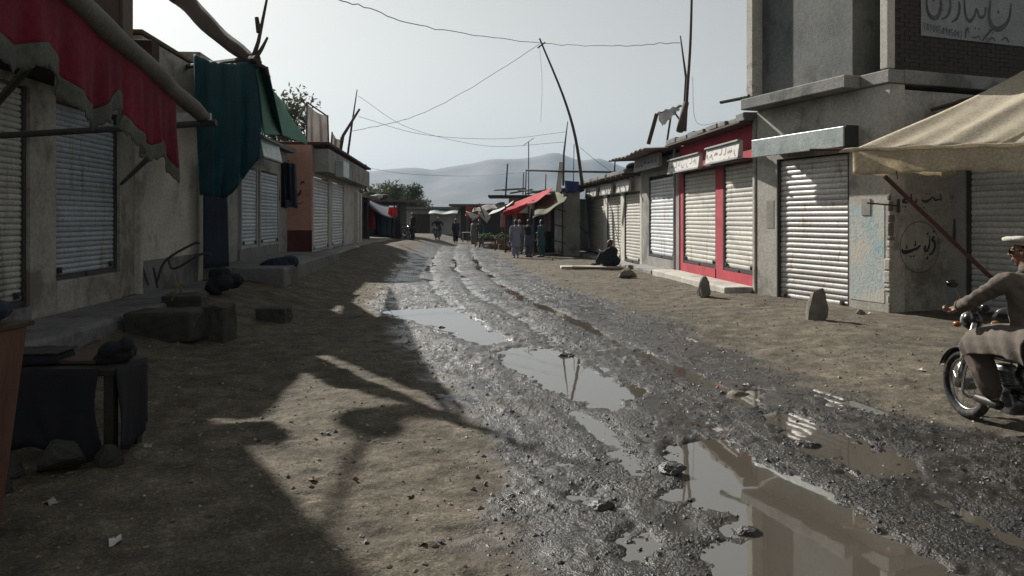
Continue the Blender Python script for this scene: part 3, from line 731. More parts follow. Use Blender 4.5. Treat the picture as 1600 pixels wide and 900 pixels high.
    # phone number in brackets along the lower edge
    digits = {'0': [[(0,.5),(.3,1),(.6,.5),(.3,0),(0,.5)]], '3': [[(0,.95),(.5,.85),(.2,.55),(.55,.3),(0,.02)]], '5': [[(.55,1),(.05,1),(.05,.55),(.55,.4),(.4,.02),(0,.05)]],
              '8': [[(.5,.9),(.05,.7),(.55,.3),(.3,0),(.05,.3),(.55,.7),(.3,1)]], '7': [[(0,1),(.55,1),(.25,0)]], '(': [[(.4,1.15),(.1,.5),(.4,-.15)]], ')': [[(.1,1.15),(.4,.5),(.1,-.15)]],
              '9': [[(.5,.7),(.2,.55),(.1,.85),(.45,.95),(.5,.6),(.4,0)]], '6': [[(.45,1),(.1,.5),(.15,.05),(.5,.1),(.45,.45),(.1,.4)]]}
    x = .06
    for ch in '(03005898508)':
        for pts in digits[ch]: L.append([(x+a*.085, .12-x*.09+b_*.115, .017) for a, b_ in pts])
        x += .074
    big = [[(.16,.86,.03),(.13,.55,.05),(.22,.36,.08),(.38,.36,.09),(.47,.55,.07),(.46,.8,.04)], [(.30,.66,.07)],
           [(.48,.33,.03),(.62,.40,.05),(.70,.55,.06),(.70,.72,.05)], [(.73,.30,.03),(.86,.38,.06),(.93,.55,.06),(.92,.70,.04)], [(.90,.84,.06)],
           [(1.05,.82,.04),(1.08,.48,.06),(1.18,.36,.07),(1.30,.46,.06),(1.36,.60,.05),(1.44,.46,.06),(1.56,.50,.05),(1.60,.66,.05)], [(1.14,.22,.07)], [(1.33,.24,.05)], [(1.42,.24,.05)],
           [(1.72,.8,.05),(1.68,.5,.08),(1.78,.30,.10),(2.0,.30,.10),(2.2,.5,.07),(2.26,.8,.04)], [(1.92,.6,.07)],
           [(1.08,-.02+.06,.04),(1.10,.20,.04),(1.18,.14,.03)], [(1.22,.06,.02),(1.34,.07,.03),(1.42,.10,.03),(1.46,.03,.02)], [(1.50,-.0+.02,.03),(1.62,.14,.04),(1.76,.26,.05)], [(1.66,.04,.03),(1.76,.10,.03),(1.84,.04,.03)], [(1.78,.19,.035)], [(2.0,.07,.03),(2.12,.13,.04),(2.2,.05,.03)]]
    mb = MB(); strokes(mb, pl, L+big); mb.build('lettering', K['ink_grey'], b)
    # lettering on the lower side wall: two lines, the lower inside a ring
    def pw(x, y): return FC.p(-.004, x, y)
    mb = MB(); cx, cz, rr = .70, 1.24, .46
    ring = [(cx+rr*math.cos(t), cz+rr*math.sin(t), .012) for t in [2*math.pi*k/40 for k in range(41)]]
    L2 = [ring,
          [(1.06,1.44,.03),(1.00,1.38,.06),(1.05,1.33,.05),(1.06,1.24,.05),(1.0,1.14,.05),(.92,1.10,.03)], [(1.03,1.52,.055)],      # fe + wao
          [(.94,1.44,.03),(.93,1.30,.04),(.88,1.18,.05),(.82,1.20,.07),(.84,1.27,.04)], [(.90,1.06,.05),(.84,1.02,.03)], [(.90,1.52,.02),(.88,1.46,.045)],
          [(.72,1.28,.03),(.64,1.22,.05),(.56,1.20,.05),(.46,1.17,.06),(.32,1.16,.07),(.28,1.22,.03)], [(.60,1.36,.02),(.59,1.26,.045)], [(.40,1.30,.02),(.39,1.22,.04)], [(.56,1.08,.05)], [(.49,1.08,.05)],
          [(.34,2.16,.03),(.40,2.13,.05),(.30,2.06,.05),(.42,2.04,.03)], [(.36,1.97,.045)], [(.30,1.97,.04)],
          [(.50,2.2,.03),(.51,2.06,.05),(.60,2.05,.04),(.64,2.10,.03)], [(.74,2.09,.03),(.84,2.06,.05),(.94,2.10,.04),(1.0,2.14,.03),(1.08,2.09,.04),(1.18,2.11,.03)], [(.86,2.2,.04)], [(.94,2.2,.04)], [(.80,1.95,.045)], [(1.2,2.2,.02),(1.21,2.08,.045)]]
    strokes(mb, pw, L2); mb.build('lettering', K['ink'], o)
    # iron peg sticking out of the corner
    mb = MB(); mb.tube([FC.p(-.05,.16,1.98), FC.p(-.25,-.75,2.02)], .014, 6); mb.tube([FC.p(-.05,.16,1.86), FC.p(-.05,.16,2.1)], .025, 6); mb.build('iron_peg', K['frame'], o)
two_storey()

def set_back_shop():
    o = empty('set_back_shop', (0,0,0), 'grey shuttered shop set back under the beige tent canopy', 'building')
    mb = MB(); FN.box(mb, .0, .36, .0, .3, -.1, 3.6); FN.box(mb, 2.9, 3.3, 0, .3, -.1, 3.6); FN.box(mb, .36, 2.9, 0, .3, 2.95, 3.6); FN.box(mb, 5.9, 6.4, 0, .3, -.1, 3.6); FN.box(mb, 3.3, 5.9, 0, .3, 2.95, 3.6)
    mb.build('wall', K['frame_l'], o)
    mb = MB(); FN.box(mb, .005, 6.4, .301, 4, 3.3, 3.55); mb.build('roof', K['concrete'], o)
    shutter(FN, o, .42, 2.84, .06, 2.92, K['steel_grey'], .105, v=.07)
    shutter(FN, o, 3.36, 5.84, .06, 2.92, K['steel_grey'], .105, v=.07)
    mb = MB(); FN.box(mb, -.3, 6.4, -.9, -.003, -.12, .06); mb.build('step', K['concrete'], o, bevel=.02)
    mb = MB(); mb.tube([FN.p(.16,-.03,1.35), FN.p(.17,-.03,1.75)], [.03,.015], 6); mb.build('door_bolt', K['frame'], o)
    # clutter on its roof edge
    for k, (a, b_) in enumerate((((.1,-.5,3.7),(1.9,-.3,3.95)), ((-.2,-.3,3.62),(2.4,-.6,3.72)))):
        mb = MB(); mb.tube([FN.p(*a), FN.p(*b_)], .035, 7); tag(mb.build('roof_pole', K['pole_wood']), ['weathered pole lying higher on the roof edge above the tent', 'weathered pole lying lower on the roof edge above the tent'][k], 'pole')
    mb = MB()
    for k in range(7): mb.ell(FN.p(.3+k*.28, .1, 3.72+R.uniform(-.02,.06)), (R.uniform(.2,.3), R.uniform(.2,.28), R.uniform(.14,.2)), nu=9, nv=6)
    o2 = remeshed(mb, 'cloth_bundle', K['navy'], .05); tag(o2, 'dark heap of cloth bundles on the roof behind the tent', 'bundle')
set_back_shop()

def red_shop():
    o = empty('red_shop', (0,0,0), 'pinkish red painted shop with two cream shutters and two signs', 'building')
    mb = MB()
    FR.box(mb, .04, .15, 0, .3, .02, 3.9); FR.box(mb, 2.06, 2.56, 0, .3, .02, 3.9); FR.box(mb, 5.24, 5.62, 0, .3, .02, 3.9)
    FR.box(mb, .15, 2.06, 0, .3, 3.12, 3.9); FR.box(mb, 2.56, 5.24, 0, .3, 3.12, 3.9)
    FR.box(mb, .15, 2.06, -.02, .3, .02, .46); FR.box(mb, 2.56, 5.24, -.02, .3, .02, .46)
    mb.build('wall', K['red_paint'], o)
    mb = MB(); FR.box(mb, -.12, .038, -.10, .25, -.1, 4.0); mb.build('corner_pier', K['plaster_w'], o, bevel=.03)
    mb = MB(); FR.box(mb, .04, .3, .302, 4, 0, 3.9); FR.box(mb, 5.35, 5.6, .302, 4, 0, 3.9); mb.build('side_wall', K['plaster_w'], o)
    for a, b_ in ((.19, 2.02), (2.60, 5.20)): shutter(FR, o, a, b_, .47, 3.1, K['steel_cream'], .115, v=.06)
    mb = MB(); P = FR.p
    n = 12
    for k in range(n):      # uneven mud roof edge in blocks
        u0 = -.1+k*5.95/n; FR.box(mb, u0, u0+5.95/n-.004, -.38+R.uniform(-.05,.05), 4.1, 3.95+.02*k/n, 4.06+R.uniform(0,.08))
    mb.build('roof', K['concrete_d'], o, bevel=.02)
    mb = MB(); FR.box(mb, -.02, 5.7, -.42, -.02, 3.905, 3.945); mb.build('roof_board', K['pole_wood'], o)
    signboard(FR, o, .10, 2.22, 3.14, 3.52, -.36, -.28, K['sign_w'], .05, scrawl(9, 3))
    signboard(FR, o, 2.75, 5.45, 3.10, 3.47, -.36, -.28, K['sign_w'], .05, scrawl(10, 5, wd=.08), K['ink_faded'])
    mb = MB(); FR.box(mb, .1, 5.5, -.28, -.001, 3.10, 3.13); mb.build('sign_shelf', K['frame'], o)
    mb = MB(); FR.box(mb, .0, 5.9, -.75, -.022, -.1, .22); mb.build('step', K['plaster'], o, bevel=.03)
red_shop()

def grey_shop():
    o = empty('grey_shop', (0,0,0), 'grey plastered shop with sagging tin awning beside the red shop', 'building')
    mb = MB(); FR.box(mb, 5.66, 6.10, .02, .3, 0, 3.75); FR.box(mb, 9.05, 9.95, .02, .3, 0, 3.75); FR.box(mb, 6.10, 9.05, .02, .3, 3.2, 3.75); FR.box(mb, 6.10, 9.05, -.02, .3, -.05, .46)
    mb.build('wall', K['concrete'], o)
    mb = MB(); FR.box(mb, 5.66, 5.9, .302, 4, 0, 3.75); FR.box(mb, 9.7, 9.95, .302, 4, 0, 3.75); mb.build('side_wall', K['concrete'], o)
    shutter(FR, o, 6.14, 9.0, .48, 3.18, K['steel_grey'], .115, v=.08)
    mb = MB(); P = FR.p
    def fn(a, b_): return P(5.7+a*5.2, -1.0+b_*2.3, 3.86+.03*math.sin(a*9)+.10*b_+.03*math.sin(a*60))
    mb.grid(fn, 60, 4); mb.build('tin_awning', K['rust_tin'], o, solid=.012)
    mb = MB(); FR.box(mb, 5.7, 9.95, .3, 4, 3.80, 3.86); mb.build('roof', K['concrete_d'], o)
    signboard(FR, o, 6.5, 9.6, 3.42, 3.80, -.34, -.26, M('grey_sign_sheet', (.36,.35,.35), (.27,.26,.26), rough=.6), .04, scrawl(8, 9), K['ink'])
    mb = MB(); FR.box(mb, 6.2, 9.4, -.7, -.022, -.1, .16); mb.build('step', K['concrete'], o, bevel=.02)
    mb = MB(); mb.tube([FR.p(5.75,-.10,0.0), FR.p(5.75,-.10,3.85)], .045, 8); mb.build('post', K['frame_l'], o)
grey_shop()

def white_shops():
    o = empty('flat_roofed_shop', (0,0,0), 'row of three white shutters under a flat concrete eave', 'building')
    mb = MB(); sh = ((10.25, 12.6), (13.25, 15.8), (16.5, 20.1))
    edges = [10.0]+[x for a in sh for x in a]+[20.9]
    for a, b_ in zip(edges[::2], edges[1::2]): FR.box(mb, a, b_, .02, .3, -.05, 3.4)
    for a, b_ in sh: FR.box(mb, a, b_, .02, .3, 2.78, 3.4)
    mb.build('wall', K['whitewash_and_lit'], o)
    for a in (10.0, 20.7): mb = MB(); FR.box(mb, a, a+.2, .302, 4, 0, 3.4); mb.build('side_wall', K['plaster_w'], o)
    for a, b_ in sh: shutter(FR, o, a+.03, b_-.03, .10, 2.76, K['steel_cream'], .12, v=.08, single=False)
    mb = MB(); FR.box(mb, 9.98, 22.5, -.55, 4.1, 3.41, 3.56); mb.build('roof', K['concrete_d'], o, bevel=.02)
    for k in range(14):
        mb = MB(); u = 10.2+k*.88; mb.tube([FR.p(u,-.68,3.34), FR.p(u,.6,3.36)], .05, 6); mb.build('rafter', K['pole_wood'], o)
    for k, (a, b_) in enumerate(((10.9, 13.0), (13.9, 16.1), (17.0, 19.6))):
        signboard(FR, o, a, b_, 2.80, 3.18, -.22, -.14, K['sign_w'], .03, scrawl(6, 20+k, wd=.08))
    mb = MB(); FR.box(mb, 10.0, 21, -.6, .015, -.1, .09); mb.build('step', K['concrete'], o, bevel=.02)
    for k, (u, v, z, s) in enumerate(((11.2,0,3.72,.22),(12.6,.3,3.66,.16),(14.5,.1,3.68,.15),(16.5,.2,3.66,.14))):
        mb = MB(); mb.ell((0,0,0), (s*1.3, s, s*.8), nu=9, nv=6); b = remeshed(mb, 'sack', K['dark_wood'], .04, loc=FR.p(u,v,z-.02))
        tag(b, ['largest dark sack on the flat roof nearest the tin awning', 'second dark sack along the flat roof edge', 'third dark sack along the flat roof edge', 'fourth dark sack near the far end of the flat roof'][k], 'sack', 'sacks on the flat roof')
white_shops()

# ------------------------------------------------------------------ LEFT ROW
def left_corner_shop():
    o = empty('tall_corner_shop', (0,0,0), 'tall dark left hand shop with two grey shutters on a high plinth', 'building')
    fl = .86
    mb = MB()
    FL.box(mb, .85, 1.50, .0, .35, .0, 3.62); FL.box(mb, 3.54, 4.1, .0, .35, .0, 3.62); FL.box(mb, -2.0, -1.5, 0, .35, 0, 3.62)
    FL.box(mb, 1.50, 3.54, .0, .35, 3.5, 3.62); FL.box(mb, -1.5, .85, 0, .35, 3.5, 3.62); FL.box(mb, -6, -2.0, 0, .35, 0, 3.62)
    mb.build('wall', K['plaster_w'], o)
    mb = MB(); FL.box(mb, 1.50, 3.54, -.03, .35, .0, fl); mb.build('plinth', K['plaster_w'], o, bevel=.02)
    mb = MB(); FL.box(mb, -1.5, .85, -.03, .35, .0, .58); mb.build('plinth', K['concrete_d'], o, bevel=.02)
    shutter(FL, o, 1.55, 3.50, fl, 3.5, K['steel_l'], .078, v=.10)
    shutter(FL, o, -1.46, .81, .6, 3.5, K['steel_tan'], .078, v=.10)
    mb = MB(); FL.box(mb, -6, 4.1, .36, 5, 3.40, 3.62); mb.build('roof', K['concrete_d'], o)
    mb = MB(); FL.box(mb, -6, 2.45, -.62, 4.5, 4.38, 8.2); mb.build('upper_storey', K['brown_wood'], o, bevel=.02)
    mb = MB(); FL.box(mb, 2.1, 2.452, -.66, -.622, 4.3, 8.2); mb.build('corner_board', M('grey_brown_boards', (.16,.125,.10), (.11,.085,.07), scale=4, stretch=.2), o)
    mb = MB(); FL.box(mb, -6, 2.5, -.55, 4.4, 3.63, 4.37); mb.build('storey_wall', K['dark_wood'], o)
    mb = MB(); FL.box(mb, 2.36, 2.66, -.98, .2, 4.12, 4.52); mb.build('floor_beam', K['brown_wood'], o, bevel=.01)
    mb = MB(); FL.box(mb, -3, 6.8, -1.1, -.035, -.1, .42); mb.build('forecourt', K['concrete_d'], o, bevel=.05)
left_corner_shop()

def plaster_block():
    o = empty('plaster_house', (0,0,0), 'blank cream plastered wall beside the hanging teal cloth', 'building')
    mb = MB(); FL.box(mb, 4.13, 7.25, -.12, 4, 0, 5.02); mb.build('wall', K['plaster'], o, bevel=.03)
    mb = MB(); FL.box(mb, 4.1, 7.3, -.15, 4.05, 5.03, 5.12); mb.build('roof', M('mud_roof', (.17,.13,.09)), o, bevel=.03)
    mb = MB(); FL.box(mb, 7.02, 7.26, -.16, -.122, .4, 5.0); mb.build('lit_corner_strip', K['whitewash_and_lit'], o)  # pale strip: sunlight on the wall corner put into the colour
    mb = MB(); FL.box(mb, 4.2, 7.0, -.14, -.122, .35, 1.0); mb.build('dark_skirting', K['concrete_d'], o)  # darker band along the foot of the wall
plaster_block()

def teal_shops():
    o = empty('dim_shop', (0,0,0), 'dim grey shop with two narrow shutters behind the teal cloth', 'building')
    mb = MB(); FL.box(mb, 7.3, 7.5, 1.6, 4, 0, 4.0); FL.box(mb, 7.5, 9.0, 2.2, 2.4, 0, 4.0); FL.box(mb, 9.0, 10.55, 0, .35, 0, 4.0); FL.box(mb, 12.2, 12.5, 0, .35, 0, 4.0); FL.box(mb, 14.85, 16.4, 0, .35, 0, 4.0); FL.box(mb, 10.55, 12.2, 0, .35, 3.2, 4.0); FL.box(mb, 12.5, 14.85, 0, .35, 3.2, 4.0)
    FL.box(mb, 9.0, 9.2, .36, 2.2, 0, 4.0)
    mb.build('wall', K['concrete'], o)
    mb = MB(); FL.box(mb, 7.3, 16.6, -.25, 4, 4.01, 4.15); mb.build('roof', K['concrete_d'], o)
    shutter(FL, o, 10.62, 12.16, .95, 3.18, K['steel_l'], .10, v=-.03, single=True, frame=K['frame_l'])
    shutter(FL, o, 12.56, 14.8, .95, 3.18, K['steel_l'], .10, v=-.03, single=True, frame=K['frame_l'])
    mb = MB(); FL.box(mb, 10.5, 14.9, -.06, .34, .3, .94); mb.build('plinth', K['concrete_d'], o)
    mb = MB(); FL.box(mb, 7.3, 15.5, -1.9, -.062, .0, .66); mb.build('step', K['concrete_d'], o, bevel=.04)
    mb = MB(); FL.box(mb, 7.4, 10.8, -.05, 3.2, 4.16, 5.45); mb.build('sun_block_box', K['plaster_w'], o)  # added box, unseen behind the cloth, closing a sunny gap in the shade
    signboard(FL, o, 11.0, 13.2, 3.45, 3.95, -.45, -.3, K['tin'], .1)
teal_shops()

def salmon_shop():
    o = empty('salmon_shop', (0,0,0), 'salmon painted shop with dark red brush lettering on its end wall', 'building')
    fl = .55
    mb = MB(); FS.box(mb, 0, .25, .0, 4, 1.35, 4.36); mb.build('end_wall', K['salmon'], o)
    mb = MB(); FS.box(mb, -.012, .25, -.012, 4, 0, 1.345); mb.build('dado', K['maroon'], o)
    mb = MB(); FS.box(mb, .02, .14, -.03, -.013, .4, 1.34); mb.build('white_edge', K['whitewash_and_lit'], o)
    mb = MB(); FS.box(mb, .252, .4, 0, .3, .2, 4.3); FS.box(mb, 3.75, 4.6, 0, .3, .2, 4.3); FS.box(mb, 7.9, 13.6, 0, .3, .2, 4.3); FS.box(mb, .4, 3.75, 0, .3, 3.35, 4.3); FS.box(mb, 4.6, 7.9, 0, .3, 3.35, 4.3)
    mb.build('wall', K['plaster'], o)
    shutter(FS, o, .45, 3.70, fl, 3.33, K['steel_grey'], .12, v=.06, frame=K['frame_l'])
    shutter(FS, o, 4.65, 7.85, fl, 3.33, K['steel_grey'], .12, v=.06, frame=K['frame_l'])
    mb = MB(); FS.box(mb, .3, 13.6, -.55, -.003, 3.42, 4.25); mb.build('fascia', K['concrete'], o, bevel=.02)
    mb = MB(); FS.box(mb, 1.8, 3.4, -.85, -.552, 3.35, 3.95); mb.build('sign_board', K['tin'], o)
    mb = MB(); FS.box(mb, -.02, 13.7, -.62, 4, 4.37, 4.47); mb.build('roof', K['maroon'], o, bevel=.02)
    mb = MB(); FS.box(mb, .1, 13.6, -.8, -.014, .0, fl-.01); mb.build('step', K['concrete'], o, bevel=.03)
    def pl(x, y): return FS.p(-.004, 1.17-x, y)          # x runs left to right as seen
    L = [[(.52,3.45,.03),(.50,3.0,.06),(.50,2.72,.07),(.58,2.58,.09),(.72,2.60,.10),(.82,2.76,.05)], [(.78,2.95,.05),(.86,3.06,.07),(.92,3.0,.05)],
         [(.20,2.80,.05),(.26,2.62,.09),(.36,2.66,.06),(.38,2.84,.04)], [(.26,2.36,.11)], [(.70,2.3,.03),(.78,2.28,.03),(.88,2.36,.02)]]
    mb = MB(); strokes(mb, pl, L); mb.build('lettering', K['ink_red'], o)
salmon_shop()

# ------------------------------------------------------------------ cloths, awnings, tarps
def sheet(name, fn, nu, nv, mat, parent=None, t=.006):
    mb = MB(); mb.grid(fn, nu, nv); return mb.build(name, mat, parent, smooth=True, solid=t)
def lerp(a, b, t): return a+(b-a)*t
def bil(A, B, C, D):      # A(0,0) B(1,0) C(1,1) D(0,1)
    return lambda u, v: lerp(lerp(A, B, u), lerp(D, C, u), v)

def near_awning():
    o = empty('rolled_awning', (0,0,0), 'rolled red awning with scalloped grey green fringe hanging at upper left', 'awning')
    P0 = Vector((-1.9, 3.2, 2.70)); D = Vector((-.6, 2.8, -.13))
    pts = [P0+D*t for t in np.linspace(-.62, .98, 14)]
    mb = MB(); mb.tube([p+Vector((0,0,.008*math.sin(i*1.7))) for i, p in enumerate(pts)], [.058+.005*math.sin(i*2.3) for i in range(14)], 14)
    mb.build('cloth_roll', K['roll'], o, smooth=True)
    mb = MB(); mb.tube([P0+D*-.66, P0+D*1.0], .03, 10); mb.tube([P0+D*.985, P0+D*1.02], .05, 10); mb.build('roll_pole', K['alloy'], o)
    ts = [-.62, -.45, -.30, -.20, -.10, .0, .10, .17, .20, .27, .36, .44, .50, .545, .58, .63, .66]
    ds = [.36, .48, .36, .42, .33, .44, .50, .40, .33, .42, .50, .52, .47, .42, .50, .60, .52]
    def drop(t): return float(np.interp(t, ts, ds))
    def wob(t, k): return Vector((.022*math.sin(t*42)+.012*math.sin(t*90+1), .01*math.sin(t*60), 0))*k
    def red(u, v):
        t = lerp(-.62, .66, u); d = drop(t)-.085
        return P0+D*t+Vector((0,0,-.03-d*v))+wob(t, v)
    sheet('valance', red, 150, 10, K['red_cloth'], o, .004)
    def fr(u, v):
        t = lerp(-.62, .66, u); d = drop(t)-.095
        return P0+D*t+Vector((0,0,-.03-d-(.092+.012*math.sin(t*230)*math.sin(t*71))*v))+wob(t, 1.)*(1+.1*v)+Vector((.004,-.004,0))
    sheet('fringe', fr, 260, 4, K['fringe'], o, .004)
    # carrying bars back to the wall
    e = P0+D*.96
    mb = MB(); mb.tube([e+Vector((.12,0,-.06)), Vector((-4.3, 6.02, 2.42)), Vector((-6.5, 6.1, 2.36))], .026, 8); mb.build('cross_bar', K['frame'], o)
    mb = MB(); mb.tube([P0+D*-.6+Vector((0,0,-.06)), Vector((-6.1, 1.9, 2.4))], .026, 8); mb.build('cross_bar', K['frame'], o)
    mb = MB(); mb.tube([at(258, 222, 6.05), at(190, 287, 12.5)], .028, 8); mb.build('brace', K['frame'], o)
    mb = MB(); mb.tube([at(48, 100, 5.2), at(-30, 190, 6.5)], .03, 8); mb.build('brace', K['frame'], o)
    mb = MB(); mb.box(-2.78, -2.42, 5.92, 5.96, 2.50, 2.60); mb.build('end_plate', K['frame_l'], o)
near_awning()

LOG_E = Vector((-4.2, 12.0, 4.30))
def big_log():
    o = empty('log_beam', (0,0,0), 'thick crooked log beam jutting across the sky above the teal cloth', 'log')
    pts = spline([at(272, -22, 14.4), at(281, -10, 14.3), at(292, 4, 14.2), at(345, 56, 13.1), LOG_E+Vector((.03,.1,-.02))], 6)
    n = len(pts); mb = MB(); mb.tube([p+Vector((.012*math.sin(i*.7),0,.012*math.cos(i*.5))) for i, p in enumerate(pts)], [.265-.17*i/(n-1)+.008*math.sin(i*1.3) for i in range(n)], 12)
    mb.build('trunk', K['pole_wood'], o, smooth=True)
    for pl in ([LOG_E+Vector((-.02,0,0)), LOG_E+Vector((.05,.1,.35)), LOG_E+Vector((.16,.2,1.1))], [LOG_E, LOG_E+Vector((.12,.05,.22)), LOG_E+Vector((.2,.1,.42))], [LOG_E+Vector((0,.1,0)), LOG_E+Vector((.12,.2,-.05)), LOG_E+Vector((.17,.3,-.2))], [LOG_E+Vector((.06,.1,.5)), LOG_E+Vector((.02,.1,.75))]):
        mb = MB(); mb.tube(pl, [.045, .032, .02][:len(pl)], 7); mb.build('branch', K['pole_wood'], o)
    mb = MB(); mb.tube([LOG_E+Vector((.1,-.1,.03)), FL.p(6.9, .2, 5.0)], [.06, .05], 8); mb.build('cross_beam', K['pole_wood'], o)
    mb = MB(); mb.tube([at(274, -18, 14.38), Vector((-6.9, 11.0, 7.1))], [.045, .045], 8); mb.build('tie_beam', K['pole_wood'], o)
big_log()

def teal_cloths():
    TL, TR, BL, BR = at(302, 84, 14.0), LOG_E+Vector((.0, 0, .02)), at(312, 305, 13.6), at(402, 250, 11.8)
    def fn(u, v):
        p = bil(TL, TR, BR, BL)(u, v)+Vector((0,0,-.10*math.sin(u*math.pi)*(1-v)))
        p.x += .07*math.sin(v*math.pi*.9)*u; p.z += v*(-.30*math.sin(u*math.pi)*.9+.04*math.sin(u*9))
        f = (.25+v)*(.11*math.sin(u*17+v*3+1.5*math.sin(v*3))+.06*math.sin(u*41+v*5))
        return p+Vector((f*.4, -f, 0))
    tag(sheet('hanging_cloth', fn, 50, 34, K['teal']), 'dark teal cloth hanging from the log beam', 'cloth')
    A2, B2 = at(318, 285, 15.6), at(352, 290, 16.2)
    def fn2(u, v):
        p = lerp(A2, B2, u); z = lerp(3.0, .70, v); f = .08*math.sin(u*14)*(.4+v)
        return Vector((p.x+f*.4, p.y+f, z))
    tag(sheet('door_curtain', fn2, 26, 16, K['navy']), 'dark navy curtain hanging in the gap beside the plastered wall', 'curtain')
    q = [LOG_E+Vector((-.02,.15,.05)), at(402, 150, 13.3), at(412, 208, 15.0), at(480, 221, 23.8), at(446, 168, 19.)]
    A3, D3, C3, B3 = q[0], q[2], q[3], q[4]
    def fn3(u, v):      # u from the log towards the far roof, v down to the lower hem
        top = lerp(lerp(q[0], q[4], min(1, u*1.7)), q[3], max(0, (u*1.7-1)/.7)); bot = lerp(lerp(q[0], q[2], min(1, u*2.2)), q[3], max(0, (u*2.2-1)/1.2))
        p = lerp(top, bot, v); return p+Vector((0,0,-.10*math.sin(v*math.pi)+.03*math.sin(u*16+v*4)))
    tag(sheet('tarpaulin', fn3, 44, 14, K['green']), 'bright green tarpaulin stretched down from the log to the roofs', 'tarpaulin')
teal_cloths()
def shade_sheet():  # extra sheet added out of sight to shade the left of the street
    A, B, C, D = LOG_E+Vector((.14,.3,-.02)), FL.p(7.2, -.1, 5.22), FL.p(12.6, -.2, 4.2), at(442, 213, 17.8)
    tag(sheet('tarpaulin', lambda u, v: bil(A, B, C, D)(u, v)+Vector((0,0,-.10*math.sin(u*math.pi)*math.sin(v*math.pi))), 20, 20, K['teal']), 'added teal shade sheet hidden behind the hanging cloth', 'tarpaulin')
shade_sheet()

def tent():
    o = empty('tent_canopy', (0,0,0), 'beige canvas tent canopy over the shopfront at right', 'canopy')
    E0, E1 = Vector((5.08, 11.0, 2.78)), Vector((7.9, 9.35, 2.74)); R0, R1 = Vector((8.75, 12.25, 4.36)), Vector((10.2, 9.6, 4.5))
    def top(u, v):
        p = bil(E0, E1, R1, R0)(u, v); w = abs(math.sin(u*math.pi*3.2))
        return p+Vector((0,0,-.13*math.sin(v*math.pi)*(.5+.5*w)+.018*math.sin(u*40+v*6)*(1-v)))
    sheet('roof_sheet', top, 60, 22, K['canvas'], o, .005)
    E2 = Vector((7.6, 12.6, 2.85))
    def hem(a, b, n):
        def val(u, v):
            p = lerp(a, b, u); f = .035*math.sin(u*n)+.02*math.sin(u*n*2.3+1)
            return p+Vector((-.5*f*v, -f*v, -v*(.36+.02*math.sin(u*n*.5)+.012*math.sin(u*n*1.7))))
        return val
    sheet('valance', hem(E0, E1, 24), 90, 6, K['canvas'], o, .005)
    sheet('valance', hem(E0+Vector((0,.02,0)), E2, 18), 40, 6, K['canvas'], o, .005)
    mb = MB(); mb.tube([lerp(E0, E1, t)+Vector((0,-.01,.012*math.sin(t*30))) for t in np.linspace(-.06, 1, 22)], [.028+.007*math.sin(k*2.1) for k in range(22)], 9); mb.build('edge_roll', K['canvas'], o, smooth=True)
    mb = MB(); mb.tube([E0+Vector((-.55,.25,.02)), E0, lerp(E0, E1, .12)], .02, 7); mb.build('edge_pole', K['red_iron'], o)
    mb = MB(); mb.tube([at(1383, 276, 10.9), at(1540, 426, 11.3), Vector((8.2, 11.75, .35))], .032, 9); mb.build('strut', K['red_iron'], o)
    mb = MB(); mb.tube([lerp(E0, E1, .17)+Vector((0,-.03,-.33)), lerp(E0, E1, .175)+Vector((0,-.03,-.45))], .008, 5); mb.build('tie_cord', K['wire'], o)
    for t in (.55, .95): 
        a = lerp(E0, E1, t); b = lerp(R0, R1, t)
        mb = MB(); mb.tube([lerp(a, b, s)+Vector((0,0,.014-.13*math.sin(s*math.pi)*(.5+.5*abs(math.sin(t*math.pi*3.2)))+.018*math.sin(t*40+s*6)*(1-s))) for s in np.linspace(0, 1, 12)], .012, 6); mb.build('seam', K['canvas'], o)
tent()

# ------------------------------------------------------------------ poles, wires, roof racks
def pole(name, pts, r, label, cat='pole', mat=None, group=None, n=8):
    mb = MB(); mb.tube(pts, r, n); return tag(mb.build(name, mat or K['pole_wood'], smooth=True), label, cat, group)
def cable(pts, label, r=.008, n=10, wob=0.):
    s = spline(pts, n); s = [p+Vector((0,0,R.uniform(-wob, wob))) for p in s]
    mb = MB(); mb.tube(s, r, 5); return tag(mb.build('cable', K['wire']), label, 'cable')
LP = at(843, 60, 31)
pole('leaning_pole', spline([at(910, 290, 31.6), at(899, 215, 31.4), at(880, 150, 31.2), LP], 4), [.075-.04*k/12 for k in range(13)], 'tall crooked pole leaning left over the stalls roof')
pole('stub', [at(840, 75, 31), at(852, 66, 31)], .03, 'short stick tied across the top of the leaning pole', 'stick')
pole('roof_mast', spline([at(1070, 205, 22.2), at(1074, 140, 22.2), at(1079, 60, 22.2), at(1082, -60, 22.2)], 4), [.055-.022*k/12 for k in range(13)], 'tallest mast rising from the red shop roof')
pole('roof_mast', [at(1068, 200, 22.6), at(1072, 122, 22.6), at(1063, 56, 22.6)], [.05, .04, .02], 'shorter crooked mast beside the tallest roof mast')
pole('roof_prop', [at(1062, 205, 22.0), at(1072, 160, 22.3)], [.11, .09], 'thick dark prop lashed to the foot of the roof masts', 'prop')
def hoarding():
    o = empty('hoarding_frame', (0,0,0), 'torn white hoarding on a leaning frame above the grey shop', 'frame')
    for a, b, r in (((1013,225),(1026,178),.07),((1042,222),(1050,170),.035),((1050,170),(1064,190),.03),((1026,178),(1066,165),.02)):
        mb = MB(); mb.tube([at(*a, 24.5), at(*b, 24.5)], r, 7); mb.build('strut', K['pole_wood'], o)
    A, B, C, D = at(1027,176,24.45), at(1066,163,24.45), at(1060,172,24.45), at(1034,198,24.45)
    sheet('torn_sheet', lambda u, v: bil(A, B, C, D)(u, v)+Vector((.03*math.sin(v*9), .05*math.sin(u*9), .03*math.sin(u*23))), 16, 8, K['white_cloth'], o)
hoarding()
